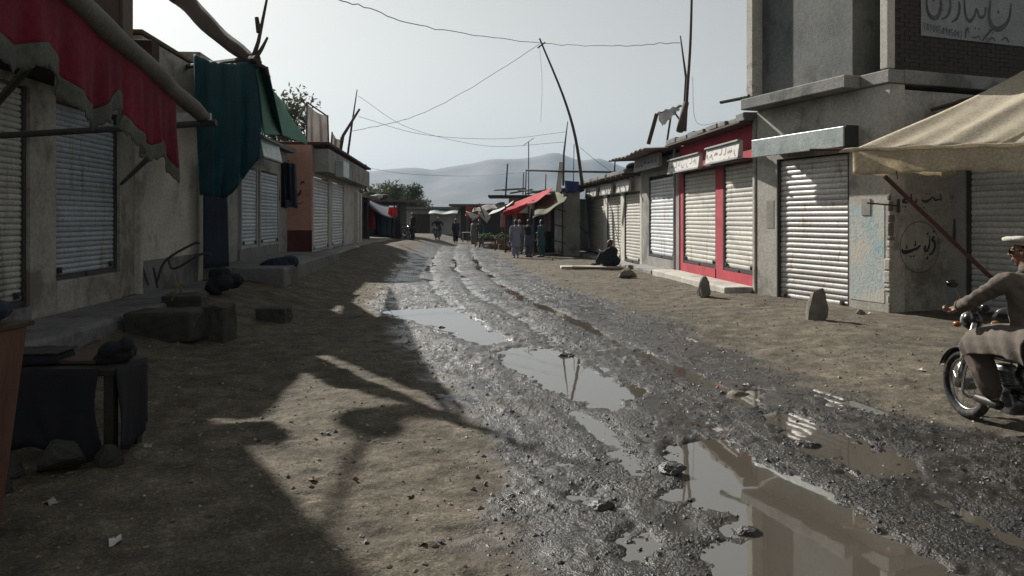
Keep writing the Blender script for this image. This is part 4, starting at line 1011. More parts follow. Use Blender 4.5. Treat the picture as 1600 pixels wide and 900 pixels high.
def antenna(px, y0, y1, Y, label, arm=8):
    o = empty('antenna', at(px, y0, Y), label, 'antenna'); h = (y0-y1)/F_PX*Y
    mb = MB(); mb.tube([(0,0,-.1), (0,0,h)], .03, 6); mb.build('mast', K['frame'], o)
    mb = MB(); w = arm/F_PX*Y; mb.tube([(-w,0,h-.2), (w,0,h+.25)], .02, 5); mb.build('boom', K['frame'], o)
    for k in (-.6, 0, .6):
        mb = MB(); mb.tube([(w*k,-.25,h+.03+.22*k), (w*k,.25,h+.03+.22*k)], .012, 5); mb.build('element', K['frame'], o)
antenna(826, 306, 222, 46, 'thin television antenna on the far stall roof')
pole('thin_pole', [at(790, 306, 46.5), at(793, 256, 46.5)], .05, 'short dark pole on the roof left of the antenna')
pole('thin_pole', [at(880, 290, 33.5), at(881, 240, 33.5), at(887, 190, 33.5)], [.05,.045,.02], 'thin dark pole just left of the leaning pole foot')
pole('thin_pole', [at(896, 285, 34), at(897, 225, 34)], .018, 'thin rod standing behind the leaning pole')
pole('thin_pole', [at(960, 270, 30), at(961, 250, 30)], .03, 'short peg pole on the flat roof of white shops')
pole('roof_rail', [at(823, 266, 35), at(890, 268, 34), at(958, 269, 33)], .045, 'long level rail above the white shutter shops', 'rail')
for k, (px, y0, y1) in enumerate(((817,312,270),(821,312,265),(852,312,272))):
    pole('thin_pole', [at(px, y0, 48), at(px+(-2 if k == 3 else 1), y1, 48)], .035, ['short stick at left of a pair beside the antenna', 'short stick at right of a pair beside the antenna', 'short stick between antenna and white board', 'short stick on the far left end of stall roofs'][k], 'stick')
cable([at(480, -20, 16), at(560, 8, 18), at(680, 45, 23), LP+Vector((0,0,-.2)), at(950, 72, 27), at(1062, 66, 22.6)], 'black cable sagging across the top of the sky', .012, 12, .03)
cable([at(548, 206, 29.5), at(648, 182, 30), at(740, 135, 30.5), LP+Vector((0,0,-.25))], 'thin cable rising from left roofs to the leaning pole', .010, 10, .02)
cable([at(560, 182, 38), at(660, 210, 39), at(780, 217, 40), at(886, 206, 36)], 'upper faint cable sagging low over the street end', .010)
cable([at(560, 150, 38), at(640, 200, 42), at(760, 228, 44), at(884, 222, 36)], 'lower faint cable sagging low over the street end', .010)
cable([at(573, 262, 45), at(640, 272, 50), at(740, 275, 50), at(830, 268, 44)], 'faint cable strung in front of the mountain', .010)
cable([at(843, 70, 31), at(847, 130, 31), at(845, 190, 31)], 'loose wire dangling from the top of the leaning pole', .006)
cable([at(906, 230, 31.4), at(930, 250, 31), at(955, 268, 30.5)], 'stay wire from leaning pole down to the flat roof', .008)
cable([at(1082, 120, 22.2), at(1088, 190, 22), at(1130, 190, 20)], 'stay wire from the tallest mast to the red roof', .006)

def roof_rack():
    Y = 28.5
    o = empty('cloth_rack', (0,0,0), 'grey cloth hung on a stick rack above the salmon shop', 'rack')
    for a, b in (((478,232),(480,160)),((514,240),(512,180)),((480,160),(462,192)),((480,160),(512,182)),((462,192),(466,228))):
        mb = MB(); mb.tube([at(*a, Y), at(*b, Y)], .03, 6); mb.build('stick', K['pole_wood'], o)
    A, B, C, D = at(480,162,Y-.05), at(511,181,Y-.05), at(513,236,Y-.05), at(480,224,Y-.05)
    sheet('cloth', lambda u, v: bil(A, B, C, D)(u, v)+Vector((0, .10*math.sin(u*14)*(.3+v), -.10*math.sin(u*math.pi)*(1-v))), 26, 12, K['grey_cloth'], o)
    Y = 30
    o = empty('cloth_rack', (0,0,0), 'small pale rag on two sticks right of the grey cloth', 'rack')
    for a, b in (((516,240),(519,206)),((531,243),(533,214))):
        mb = MB(); mb.tube([at(*a, Y), at(*b, Y)], .03, 6); mb.build('stick', K['pole_wood'], o)
    A, B, C, D = at(519,207,Y), at(533,216,Y), at(530,238,Y), at(517,236,Y)
    sheet('rag', lambda u, v: bil(A, B, C, D)(u, v)+Vector((0, .12*math.sin(u*9), -.14*math.sin(u*math.pi))), 10, 8, K['grey_cloth'], o)
    pole('forked_stick', [at(530, 242, 31), at(536, 212, 31), at(562, 170, 31)], [.09, .07, .045], 'thick crooked stick leaning right on the salmon roof', 'stick')
    pole('thin_pole', [at(543, 244, 32), at(549, 200, 32), at(558, 140, 32)], [.05, .045, .02], 'tall thin pole crossing the crooked stick on the roof')
    pole('thin_pole', [at(571, 300, 42), at(571, 257, 42)], .07, 'short dark post past the far end of the salmon shop', 'post')
roof_rack()

# ------------------------------------------------------------------ trees
def tree(name, base, h, rx, rz, label, mat, n=2600, seed=1, leaf=.16, blobs=9):
    r = random.Random(seed); o = empty(name, base, label, 'tree', 'trees behind the roofs')
    tr = MB(); top = Vector((0,0,h-rz)); tr.tube([(0,0,-.1), (.1,.05,h*.35), top], [h*.035, h*.028, h*.012], 8)
    cs = []
    for k in range(blobs):
        a = r.uniform(0, 6.28); d = r.uniform(.25, .95); c = Vector((math.cos(a)*rx*d, math.sin(a)*rx*d, h-rz+r.uniform(-.6, .75)*rz)); cs.append((c, r.uniform(.28, .5)*rx))
        tr.tube([(.1,.05,h*.4), lerp(Vector((.1,.05,h*.4)), c, .5)+Vector((0,0,.2)), c], [h*.018, h*.01, h*.004], 6)
    tr.build('trunk', K['bark'], o)
    mb = MB()
    for k in range(n):
        c, rr = cs[k % blobs]; v = Vector((r.gauss(0,1), r.gauss(0,1), r.gauss(0,.8))); v = v.normalized()*rr*r.random()**.45*r.uniform(.75, 1.2); p = c+v
        s = leaf*r.uniform(.5, 1.3); a = Vector((r.gauss(0,1), r.gauss(0,1), r.gauss(0,1))).normalized(); b = a.orthogonal().normalized(); b.rotate(Matrix.Rotation(r.uniform(0, 6.28), 3, a)); c2 = a.cross(b)
        mb.add([p-b*s, p+c2*s*.35, p+b*s, p-c2*s*.35], [(0,1,2,3)])
    cr = mb.build('crown', mat, o); cr['kind'] = 'stuff'
t0 = at(425, 342, 40)
tree('dry_tree', (t0.x+.1, 40, .3), 8.3, 2.4, 2.1, 'feathery tree rising behind the green tarpaulin', K['leaf'], 3000, 4, .15, 13)
for k, (px, top, Y, rx, sd) in enumerate(((583, 284, 76, 2.4, 11), (612, 280, 80, 3.0, 12), (640, 290, 78, 2.0, 13), (566, 300, 72, 1.6, 14))):
    b = at(px, 342, Y); h = CAM_H+(HOR-top)/F_PX*Y
    tree('bushy_tree', (b.x, Y, 0), h, rx, h*.32, ['bushy tree left of the pair above the left stalls', 'widest bushy tree above the left stalls', 'rightmost bushy tree sloping to the end wall', 'low bush beside the dark post at left'][k], K['leaf2'], 2600, sd, .2, 10)

# ------------------------------------------------------------------ far end of the street
def far_building():
    o = empty('end_building', (0,0,0), 'long low brown building closing the far end of the street', 'building')
    Y = 68
    a, b = at(585, 342, Y).x, at(800, 342, Y).x
    mb = MB(); mb.box(a, b, Y, Y+5, -.1, 2.6); mb.build('wall', K['plaster_w'], o)
    mb = MB(); mb.box(a-.3, b+.3, Y-.7, Y+5.3, 2.62, 2.85); mb.build('roof', K['concrete_d'], o)
    for k in range(5):
        x = a+1.2+k*2.4; mb = MB(); mb.box(x, x+1.5, Y-.04, Y-.003, .05, 2.2); mb.build('door', K['brown_wood'] if k % 2 else K['steel_tan'], o)
    mb = MB(); x = at(672, 0, Y-1).x; x2 = at(716, 0, Y-1).x
    mb.grid(lambda u, v: Vector((lerp(x, x2, u), Y-2.3+v*1.6, 2.2+.35*v+.05*math.sin(u*9))), 12, 4); mb.build('tin_awning', K['tin'], o, solid=.03)
    o = empty('dark_store', (0,0,0), 'dark flat roofed store behind the right hand stalls', 'building')
    Y = 60; a, b = at(712, 342, Y).x, at(800, 342, Y).x
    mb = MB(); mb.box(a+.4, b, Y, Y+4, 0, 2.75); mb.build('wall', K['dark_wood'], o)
    mb = MB(); mb.box(a-.5, b, Y-.6, Y+4, 2.77, 2.95); mb.build('roof', K['rust_tin'], o)
    o = empty('timber_loft', (0,0,0), 'ramshackle timber loft of poles and boards behind red awning', 'building')
    Y = 47; a, b = at(795, 342, Y).x, at(880, 342, Y).x
    mb = MB(); mb.box(a, b, Y, Y+3, 0, 3.1); mb.build('wall', K['plaster_w'], o)
    mb = MB(); mb.box(a-1.3, b, Y-.6, Y+3, 3.12, 3.25); mb.build('roof', K['dark_wood'], o)
    for k in range(9):
        mb = MB(); mb.tube([(a-.9+k*.5, Y-.5+R.uniform(-.2,.2), 3.3+R.uniform(0,.3)), (a+.6+k*.45, Y+.5, 3.3+R.uniform(0,.6))], .05, 6); mb.build('loose_pole', K['pole_wood'] if k % 3 else K['tin'], o)
far_building()

# ------------------------------------------------------------------ stalls
def stall(name, label, x0, x1, Y, depth, top_fn, mat, post_h, posts=True):
    o = empty(name, (0,0,0), label, 'stall')
    if posts:
        for x in (x0+.1, x1-.1):
            for y in (Y+.1, Y+depth-.1):
                z = gz_at(x, y); mb = MB(); mb.tube([(x,y,z-.05), (x+R.uniform(-.05,.05),y,post_h)], .04, 6); mb.build('post', K['pole_wood'], o)
    sheet('awning', top_fn, 30, 12, mat, o, .008)
    return o
def awn(x0, x1, y0, y1, zl, zr, zb=.5, sag=.18, w=.04):
    """front edge zl->zr at y0, back edge higher by zb"""
    return lambda u, v: Vector((lerp(x0, x1, u), lerp(y0, y1, v), lerp(zl, zr, u)+zb*v-sag*math.sin(u*math.pi)*math.sin(v*math.pi)+w*math.sin(u*13+v*3)))
def table(parent, x0, x1, y0, y1, h, mat=None):
    z = gz_at((x0+x1)/2, (y0+y1)/2); t = MB(); t.box(x0, x1, y0, y1, z+h-.05, z+h); t.build('table_top', mat or K['crate'], parent)
    for x in (x0+.06, x1-.06):
        for y in (y0+.06, y1-.06):
            m = MB(); m.box(x-.03, x+.03, y-.03, y+.03, z-.02, z+h-.05); m.build('leg', mat or K['crate'], parent)
    return z+h
def heap(x0, x1, y0, y1, z, mat, label, n=40, s=.07, name='vegetable_heap'):
    mb = MB()
    for k in range(n):
        u, v = R.random(), R.random(); hh = .28*(1-abs(u-.5)*1.6)*(1-abs(v-.5)*1.6)
        mb.ell((lerp(x0, x1, u), lerp(y0, y1, v), z+hh*R.random()+s*.5), (s*R.uniform(.7,1.3),)*2+(s*R.uniform(.6,1.0),), nu=7, nv=5)
    return tag(mb.build(name, mat, smooth=True), label, kind='stuff')
def crate(x, y, z, label, rz=0, w=.5, d=.34, h=.28):
    o = empty('crate', (x,y,z), label, 'crate', 'crates by the vegetable stalls', rz)
    for s in (-1, 1):
        for k in range(3):
            mb = MB(); zz = .02+k*.09; mb.box(-w/2, w/2, s*d/2-.008, s*d/2+.008, zz, zz+.065); mb.build('slat', K['crate'], o)
            mb = MB(); mb.box(s*w/2-.008, s*w/2+.008, -d/2+.009, d/2-.009, zz, zz+.065); mb.build('slat', K['crate'], o)
    mb = MB(); mb.box(-w/2+.009, w/2-.009, -d/2+.009, d/2-.009, 0, .018); mb.build('base', K['crate'], o)
    return o

# right: bright red awning, olive awning, grey end wall
def red_stall():
    o = empty('red_awning_stall', (0,0,0), 'market stall with the bright red awning', 'stall')
    A, B, C, D = at(786,331,38), at(858,303,35), at(864,293,38.5), at(800,318,42)
    sheet('awning', lambda u, v: bil(A, B, C, D)(u, v)+Vector((0,0,-.14*math.sin(u*math.pi)*(1-v)+.05*math.sin(u*15)*(1-v))), 30, 8, K['bright_red'], o, .008)
    A, B = at(786,331,38), at(824,317,36.5)
    sheet('valance', lambda u, v: lerp(A, B, u)+Vector((0,-.02+.04*math.sin(u*20)*v,-.40*v*(1-.6*abs(2*u-1)))), 24, 5, K['bright_red'], o, .008)
    A, B, C, D = at(762,336,40), at(800,317,39.5), at(803,313,42), at(770,329,43)
    sheet('side_sheet', lambda u, v: bil(A, B, C, D)(u, v)+Vector((0,0,-.10*math.sin(u*math.pi))), 16, 6, K['white_cloth'], o, .008)
    for px, Y in ((790,38.2),(826,36.6),(802,42)):
        p = at(px, 325, Y); mb = MB(); mb.tube([(p.x,p.y,-.05), (p.x,p.y,p.z+.1)], .045, 6); mb.build('post', K['pole_wood'], o)
    z = table(o, at(772,0,41).x, at(800,0,41).x, 40.4, 41.6, .7)
    heap(at(774,0,41).x, at(798,0,41).x, 40.5, 41.5, z, K['veg'], 'heap of green vegetables under the red awning')
    for k in range(5):
        x = at(788+k*8, 0, 38).x; m = K[['pink_cloth','slate','white_cloth','orange_cloth','olive'][k]]
        sheet('hanging_garment', lambda u, v, x=x: Vector((x+(u-.5)*.34*(1+.3*v), 38.6+.05*math.sin(u*8), 2.05-.75*v)), 6, 6, m, o, .02)
red_stall()
def olive_stall():
    o = empty('olive_awning_stall', (0,0,0), 'cloth stall under an olive tarpaulin against the grey wall', 'stall')
    A, B, C, D = at(832,342,34.5), at(884,312,33.6), at(890,297,36), at(838,306,39)
    sheet('awning', lambda u, v: bil(A, B, C, D)(u, v)+Vector((0,0,-.12*math.sin(u*math.pi)*(1-v)+.04*math.sin(u*11))), 26, 10, K['olive'], o, .01)
    mb = MB(); x0, x1 = at(880,0,35).x, at(906,0,35).x; mb.box(x0, x1, 35, 38.5, -.1, 3.05); mb.build('end_wall', K['concrete'], o)
    mb = MB(); mb.box(x0-.1, x1+.2, 34.8, 38.6, 3.06, 3.2); mb.build('roof', K['dark_wood'], o)
    A, B, C, D = at(882,282,34.7), at(905,284,34.7), at(903,300,34.6), at(884,302,34.6)
    sheet('blue_flap', lambda u, v: bil(A, B, C, D)(u, v)+Vector((0,-.06*math.sin(u*8)*v,0)), 14, 6, K['blue_tarp'], o, .01)
    mb = MB(); p = at(872, 300, 34.4); q = at(877, 253, 34.4); r_ = .12
    mb.hexa([(p.x-.13,34.4,p.z),(p.x+.13,34.4,p.z),(p.x+.13,34.5,p.z),(p.x-.13,34.5,p.z),(q.x-.1,34.4,q.z),(q.x+.1,34.4,q.z),(q.x+.1,34.5,q.z),(q.x-.1,34.5,q.z)]); mb.build('white_board', K['sign_w'], o)
    x = at(870, 0, 34.9).x
    sheet('white_curtain', lambda u, v: Vector((x-.1+u*.32, 34.9+.05*math.sin(u*12), 2.6-2.45*v)), 12, 10, K['white_cloth'], o, .01)
    for k in range(3):
        mb = MB(); zz = .6+k*.75; mb.tube([(x-.2,34.7,zz+.16), (x+.4,34.7,zz)], .025, 6); mb.build('rail', K['pole_wood'], o)
    for k, (px, m) in enumerate(((858,'pink_cloth'),(846,'teal_d'),(852,'grey_k'),(836,'navy'),(862,'brown_wood'))):
        xx = at(px, 0, 36).x
        sheet('hanging_garment', lambda u, v, xx=xx: Vector((xx+(u-.5)*.42*(1+.4*v), 35.9+.06*math.sin(u*9), 2.25-1.1*v)), 8, 6, K[m], o, .02)
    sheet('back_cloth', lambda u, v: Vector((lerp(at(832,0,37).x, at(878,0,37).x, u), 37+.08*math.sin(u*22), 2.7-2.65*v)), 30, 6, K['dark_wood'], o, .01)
    for px in (834, 878):
        p = at(px, 0, 34.9); mb = MB(); mb.tube([(p.x,34.9,-.05), (p.x,34.9,2.5)], .04, 6); mb.build('post', K['pole_wood'], o)
olive_stall()
p = at(911, 0, 36.5).x
tag(sheet('leaning_sheet', lambda u, v: Vector((p-.12+u*.45+.25*v*u, 37.2-1.2*v*u+.05*math.sin(u*9), 2.75-2.6*v)), 12, 10, K['white_cloth'], None, .01), 'white sheet hanging beside the far white shutter', 'sheet')
pole('leaning_bar', [at(904, 352, 35.5), at(918, 366, 34.8)], .03, 'short dark bar sticking out by the white sheet', 'bar')

def far_right_stalls():
    o = stall('vegetable_stall', 'vegetable stall with torn white sheet roof further up the street', at(740,0,46).x, at(786,0,46).x, 46, 2.2, awn(at(738,0,46).x, at(788,0,46).x, 45.5, 48.4, 2.15, 2.5, .35), K['grey_cloth'], 2.5)
    A, B = at(728,330,45.5), at(750,334,45.4)
    sheet('torn_sheet', lambda u, v: lerp(A, B, u)+Vector((0,-.3*v,-.35*v*math.sin(u*math.pi)-.1*u)), 10, 5, K['white_cloth'], o, .01)
    A, B = at(752,322,45.3), at(764,334,45.2)
    sheet('torn_sheet', lambda u, v: lerp(A, B, u)+Vector((.1*math.sin(v*5),-.1*v,-.6*v)), 8, 6, K['white_cloth'], o, .01)
    mb = MB(); mb.tube([at(749,318,45.2), at(757,340,45.2)], .05, 6); mb.build('stick', K['crate'], o)
    z = table(o, at(748,0,45.4).x, at(775,0,45.4).x, 44.8, 45.9, .62)
    heap(at(749,0,45.4).x, at(774,0,45.4).x, 44.9, 45.8, z, K['veg'], 'heap of green vegetables on the far stall table', 60, .08)
    heap(at(757,0,44).x, at(776,0,44).x, 43.9, 44.6, .02, K['veg_w'], 'heap of pale vegetables on the ground by the far stall', 40, .08)
    heap(at(776,0,43).x, at(788,0,43).x, 42.6, 43.4, .3, K['tomato'], 'heap of red vegetables beside the shaded crates', 26, .06)
    for k, (px, Y, zz) in enumerate(((779,42.8,0),(786,42.2,0),(792,41.6,0),(783,42.5,.30),(770,43.6,0),(762,44.2,0),(790,41.9,.30))):
        x = at(px, 0, Y).x; crate(x, Y, gz_at(x, Y)+zz, ['slatted crate under the red vegetables', 'slatted crate in the middle of the row by stalls', 'slatted crate nearest the lavender clad man', 'crate stacked on top toward the vegetable heap', 'slatted crate beside the pale vegetables', 'slatted crate furthest up the street', 'crate stacked on top nearest the lavender clad man'][k], R.uniform(-.3,.3))
    o = stall('orange_stall', 'small stall with an orange cloth roof at the far right end', at(728,0,56).x, at(752,0,56).x, 56, 2, awn(at(727,0,56).x, at(750,0,56).x, 55.8, 58, 1.95, 2.1, .5), K['orange_cloth'], 2.3)
    A, B = at(728,322,55.7), at(748,324,55.7)
    sheet('front_cloth', lambda u, v: lerp(A, B, u)+Vector((0,-.05*math.sin(u*12)*v,-.95*v)), 12, 6, K['orange_cloth'], o, .01)
    table(o, at(722,0,56).x, at(745,0,56).x, 55.4, 56.3, .75, K['frame_l'])
far_right_stalls()

def left_stalls():
    o = empty('awning_shop', (0,0,0), 'dark open shop with slanting blue grey awning past salmon shop', 'stall')
    Y0, Y1 = 40, 50
    def X(Y): return -8.1-.083*(Y-40)
    g = .45
    A, B, C, D = at(541,303,39.2), at(565,318,44), at(563,312,45), at(540,298,40.5)
    sheet('awning', lambda u, v: bil(A, B, C, D)(u, v)+Vector((.2*v*0,0,-.05*math.sin(u*math.pi))), 12, 4, K['blue_grey_cloth'], o, .02)
    for Y in (37.6, 38.9):
        mb = MB(); mb.box(X(Y)-.12, X(Y)+.06, Y, Y+.28, .3, 3.1); mb.build('door_post', K['sign_w'], o)
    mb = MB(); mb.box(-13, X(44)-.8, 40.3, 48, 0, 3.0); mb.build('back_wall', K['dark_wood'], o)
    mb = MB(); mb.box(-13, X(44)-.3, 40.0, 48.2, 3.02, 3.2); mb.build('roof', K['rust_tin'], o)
    mb = MB(); mb.box(-9.6, X(41)+.9, 39.8, 46, .0, .52); mb.build('step', K['concrete'], o, bevel=.03)
    o = empty('cloth_stall', (0,0,0), 'dark stall under a draped grey cloth beside the far trees', 'stall')
    A, B, C, D = at(572,316,46), at(618,342,47), at(620,322,50), at(576,312,51)
    sheet('awning', lambda u, v: bil(A, B, C, D)(u, v)+Vector((0,0,-.25*math.sin(u*math.pi)*(1-v*.5))), 18, 10, K['blue_grey_cloth'], o, .02)
    for px, Y in ((574,46),(616,47),(620,50)):
        p_ = at(px, 320, Y); mb = MB(); mb.tube([(p_.x,Y,.2), (p_.x,Y,p_.z)], .05, 6); mb.build('post', K['pole_wood'], o)
    for k, (px, m, top, ln) in enumerate(((581,'red_paint',2.3,1.2),(590,'navy',2.2,1.5),(598,'teal_d',2.0,1.3),(606,'slate',1.9,1.2),(613,'bright_red',2.5,.7),(618,'black_cloth',1.9,1.6))):
        x = at(px, 0, 47.5).x
        sheet('hanging_garment', lambda u, v, x=x, top=top, ln=ln: Vector((x+(u-.5)*.5*(1+.3*v), 47.6+.06*math.sin(u*9), top-ln*v)), 8, 6, K[m], o, .02)
    mb = MB(); mb.box(at(572,0,50).x, at(622,0,50).x, 51, 54, 0, 2.9); mb.build('back_wall', K['dark_wood'], o)
    mb = MB(); mb.box(at(568,0,50).x, at(655,0,50).x, 50.8, 54.2, 2.92, 3.08); mb.build('roof', K['rust_tin'], o)
    mb = MB(); mb.box(at(612,0,56).x, at(630,0,56).x, 55, 55.9, 0, .62); mb.build('white_counter', K['sign_w'], o)
    for k, (px, Y) in enumerate(((584,51),(594,51.4))):
        mb = MB(); mb.ell((0,0,0), (.5,.35,.2), nu=9, nv=6); mb.ell((.3,.1,.1), (.35,.3,.18), nu=9, nv=6); b = remeshed(mb, 'roof_bundle', K['white_cloth'] if k == 0 else K['brown_wood'], .06, loc=(at(px,0,Y).x, Y, 3.2)); tag(b, ['pale bundle of cloth on the left stall roof', 'brown bundle right of the pale one on the roof'][k], 'bundle')
    # dark garments beside the salmon wall
    o = empty('hung_clothes', at(440, 250, 24.6), 'dark navy clothes hanging by the salmon wall', 'clothes')
    for k, m in enumerate(('navy', 'black_cloth', 'navy', 'slate')):
        sheet('garment', lambda u, v, k=k: Vector(((u-.5)*.36*(1+.35*v)+(k-1.5)*.10, (k-1.5)*.36+.07*math.sin(u*9+k), -.05-(1.25+.25*(k % 2))*v-.12*abs(u-.5))), 10, 8, K[m], o, .03)
    pole('clothes_bar', [at(428, 246, 24.0), at(452, 252, 25.8)], .025, 'short bar carrying the navy clothes bundle', 'bar')
left_stalls()

def rock(x, y, w, d, h, label, mat, seed, tip=0.):
    """broken stone: hull of a handful of points, edges knocked off"""
    r = random.Random(seed); bm = bmesh.new()
    for k in range(26):
        a = r.uniform(0, 6.28); t = r.random(); rr = (1-.62*t**1.4)*r.uniform(.82, 1.08)
        bm.verts.new((math.cos(a)*w*rr+tip*t, math.sin(a)*d*rr, -.12*h+t*h*1.1*r.uniform(.9, 1.0)))
    bmesh.ops.convex_hull(bm, input=bm.verts)
    bmesh.ops.delete(bm, geom=[v for v in bm.verts if not v.link_faces], context='VERTS')
    bmesh.ops.triangulate(bm, faces=bm.faces); bmesh.ops.subdivide_edges(bm, edges=list(bm.edges), cuts=2, use_grid_fill=True)
    for _ in range(1): bmesh.ops.smooth_vert(bm, verts=bm.verts, factor=.5, use_axis_x=True, use_axis_y=True, use_axis_z=True)
    for v in bm.verts: v.co += Vector((r.uniform(-1,1), r.uniform(-1,1), r.uniform(-1,1)))*w*.045
    me_ = bpy.data.meshes.new('rock'); bm.to_mesh(me_); bm.free(); me_.materials.append(mat)
    o = bpy.data.objects.new('rock', me_); col.objects.link(o); o.location = (x, y, gz_at(x, y))
    return tag(o, label, 'rock')
def gp(px, py): 
    Y = CAM_H*F_PX/(py-HOR); return (px-800)/F_PX*Y, Y
# ------------------------------------------------------------------ near left clutter
def near_left():
    o = empty('wooden_cabinet', (0,0,0), 'orange brown wooden cabinet side at the lower left edge', 'cabinet')
    x1 = -2.62; mb = MB(); mb.hexa([(-3.4,3.3,-.03),(x1-.16,3.3,-.03),(x1-.16,4.0,-.03),(-3.4,4.0,-.03),(-3.4,3.3,1.17),(x1,3.3,1.17),(x1,4.0,1.17),(-3.4,4.0,1.17)]); mb.build('side_panel', K['orange_wood'], o, bevel=.01)
    mb = MB(); mb.box(-3.44, x1+.02, 3.26, 4.03, 1.172, 1.20); mb.build('top_board', K['brown_wood'], o, bevel=.006)
    mb = MB()
    for k in range(7): mb.ell((-3.22+k*.085, 3.75+R.uniform(-.1,.1), 1.25+R.uniform(-.02,.03)), (.12,.14,.07), nu=9, nv=6)
    tag(remeshed(mb, 'rag_heap', K['navy'], .014, fold=.02, freq=12), 'dark rag heap on top of the wooden cabinet', 'rags')
    o = empty('low_table', (0,0,0), 'low dark table draped with black cloth at lower left', 'table')
    x0, x1, y0, y1 = -3.95, -2.88, 5.35, 5.8; z = .66
    mb = MB(); mb.box(x0, x1, y0, y1, z-.05, z); mb.build('table_top', K['dark_wood'], o, bevel=.008)
    for x in (x0+.05, x1-.05):
        for y in (y0+.05, y1-.05): mb = MB(); mb.box(x-.035, x+.035, y-.035, y+.035, -.02, z-.05); mb.build('leg', K['dark_wood'], o)
    def fn(u, v):
        x = lerp(x0-.01, x1-.10, u); return Vector((x+.03*math.sin(v*5+u*3), y0-.02-(.06*abs(math.sin(u*9+1.2*math.sin(v*3)))+.03*math.sin(u*23))*v, z+.008-(.62-.10*math.sin(u*5)-.05*math.sin(u*13))*v))
    sheet('cloth', fn, 40, 12, K['black_cloth'], o, .008)
    def fs(u, v): return Vector((x1+.015+(.05*abs(math.sin(u*6+v))+.02*math.sin(u*15+v*3))*v, lerp(y0, y1, u)+.03*math.sin(v*4)*v, z+.008-(.56+.06*math.sin(u*5))*v))
    sheet('cloth', fs, 24, 10, K['black_cloth'], o, .008)
    mb = MB(); mb.box(-3.50, -3.10, 5.50, 5.95, z+.012, z+.035); mb.build('shelf_board', K['brown_wood'], o)
    for k, (x, y, w, h, lab) in enumerate(((-3.12,5.12,.19,.27,'largest dark rubble block before the draped table'), (-3.48,4.95,.2,.2,'dark rubble block left of the largest one'), (-2.86,5.22,.12,.16,'small dark stone at the table corner'), (-3.30,4.72,.13,.13,'small dark stone nearest the wooden cabinet'), (-3.78,5.1,.2,.34,'dark rubble block half hidden behind the cabinet'))):
        rock(x, y, w, w*.85, h, lab, K['rock_d'], 30+k, .02)
    b = empty('dark_box', (-3.62,5.58,z+.012), 'flat dark box on top of the draped table', 'box', rz=.08)
    mb = MB(); mb.box(-.24, .24, -.15, .15, 0, .07); remeshed(mb, 'case', K['black_cloth'], .014, b, fold=.016, freq=8)
    mb = MB(); mb.box(-.25, .25, -.16, .16, .072, .09); remeshed(mb, 'lid', K['dark_wood'], .01, b, fold=.010, freq=9)
    mb = MB()
    for k in range(6): mb.ell((R.uniform(-.09,.09), R.uniform(-.08,.08), .05+k*.022), (.10-.008*k,.09-.006*k,.06), nu=9, nv=6)
    tag(remeshed(mb, 'rag_bundle', K['black_cloth'], .014, loc=(-3.0, 5.62, z-.02), fold=.012, freq=16), 'black rag bundle at the right corner of the draped table', 'rags')
    # masonry blocks and stones on the bank
    for k, (x, y, w, d, h, lab) in enumerate(((-4.75, 10.2, .95, .6, .36, 'long dark concrete block lying on the left bank'), (-4.15, 10.5, .34, .4, .50, 'upright dark stone block at the end of the long block'), (-4.05, 12.6, .5, .4, .2, 'flat stone further along the left bank'), (-5.3, 12.0, .6, .5, .25, 'squat stone before the plastered wall'))):
        g = gz_at(x, y); mb = MB(); mb.box(-w/2, w/2, -d/2, d/2, -.06, h); me_ = mb.build('stone_block', K['rock_d'], bevel=.05, loc=(x, y, g)); me_.rotation_euler = (R.uniform(-.04,.04), R.uniform(-.04,.04), R.uniform(-.2,.2)); tag(me_, lab, 'block')
        bm = bmesh.new(); bm.from_mesh(me_.data); bmesh.ops.subdivide_edges(bm, edges=bm.edges, cuts=5, use_grid_fill=True)
        for v in bm.verts: v.co += Vector((R.uniform(-1,1), R.uniform(-1,1), R.uniform(-1,1)))*.014
        bm.to_mesh(me_.data); bm.free()
    # bent iron frame and sticks in front of the plastered wall
    o = empty('iron_frame', (0,0,0), 'bent rusty iron frame propped before the plastered wall', 'frame')
    Y = 13.2
    for L in ([(245,442),(258,408),(300,382),(312,380)], [(262,402),(272,420),(312,398),(330,397)], [(222,415),(232,446)], [(240,418),(246,450)]):
        mb = MB(); mb.tube(spline([at(a, b, Y) for a, b in L], 4) if len(L) > 2 else [at(a, b, Y) for a, b in L], .022, 6); mb.build('bar', K['frame'], o)
    pole('split_stick', [at(268, 470, 11.6), at(282, 438, 11.7)], .022, 'pale split stick leaning behind the long block', 'stick', K['crate'])
    pole('split_stick', [at(283, 460, 11.7), at(282, 437, 11.7)], .016, 'short pale stick crossing the leaning split stick', 'stick', K['crate'])
    mb = MB()
    for k in range(8): mb.ell((R.uniform(-.25,.25), R.uniform(-.2,.2), R.uniform(.05,.3)), (.18,.16,.14), nu=9, nv=6)
    g = gz_at(-5.6, 13.6); tag(remeshed(mb, 'rubbish_sack', K['black_cloth'], .03, loc=(-5.5, 14.0, .40), fold=.05, freq=6), 'dark rubbish sack below the plastered wall', 'sack')
    mb = MB(); mb.ell((0,0,.16), (.42,.34,.2), nu=12, nv=7); mb.ell((.25,.1,.24), (.26,.24,.2), nu=10, nv=7)
    tag(remeshed(mb, 'rubbish_sack', K['navy'], .03, loc=(-5.6, 17.6, .46), fold=.05, freq=6), 'dark sack slumped at the end of the raised step', 'sack')
near_left()

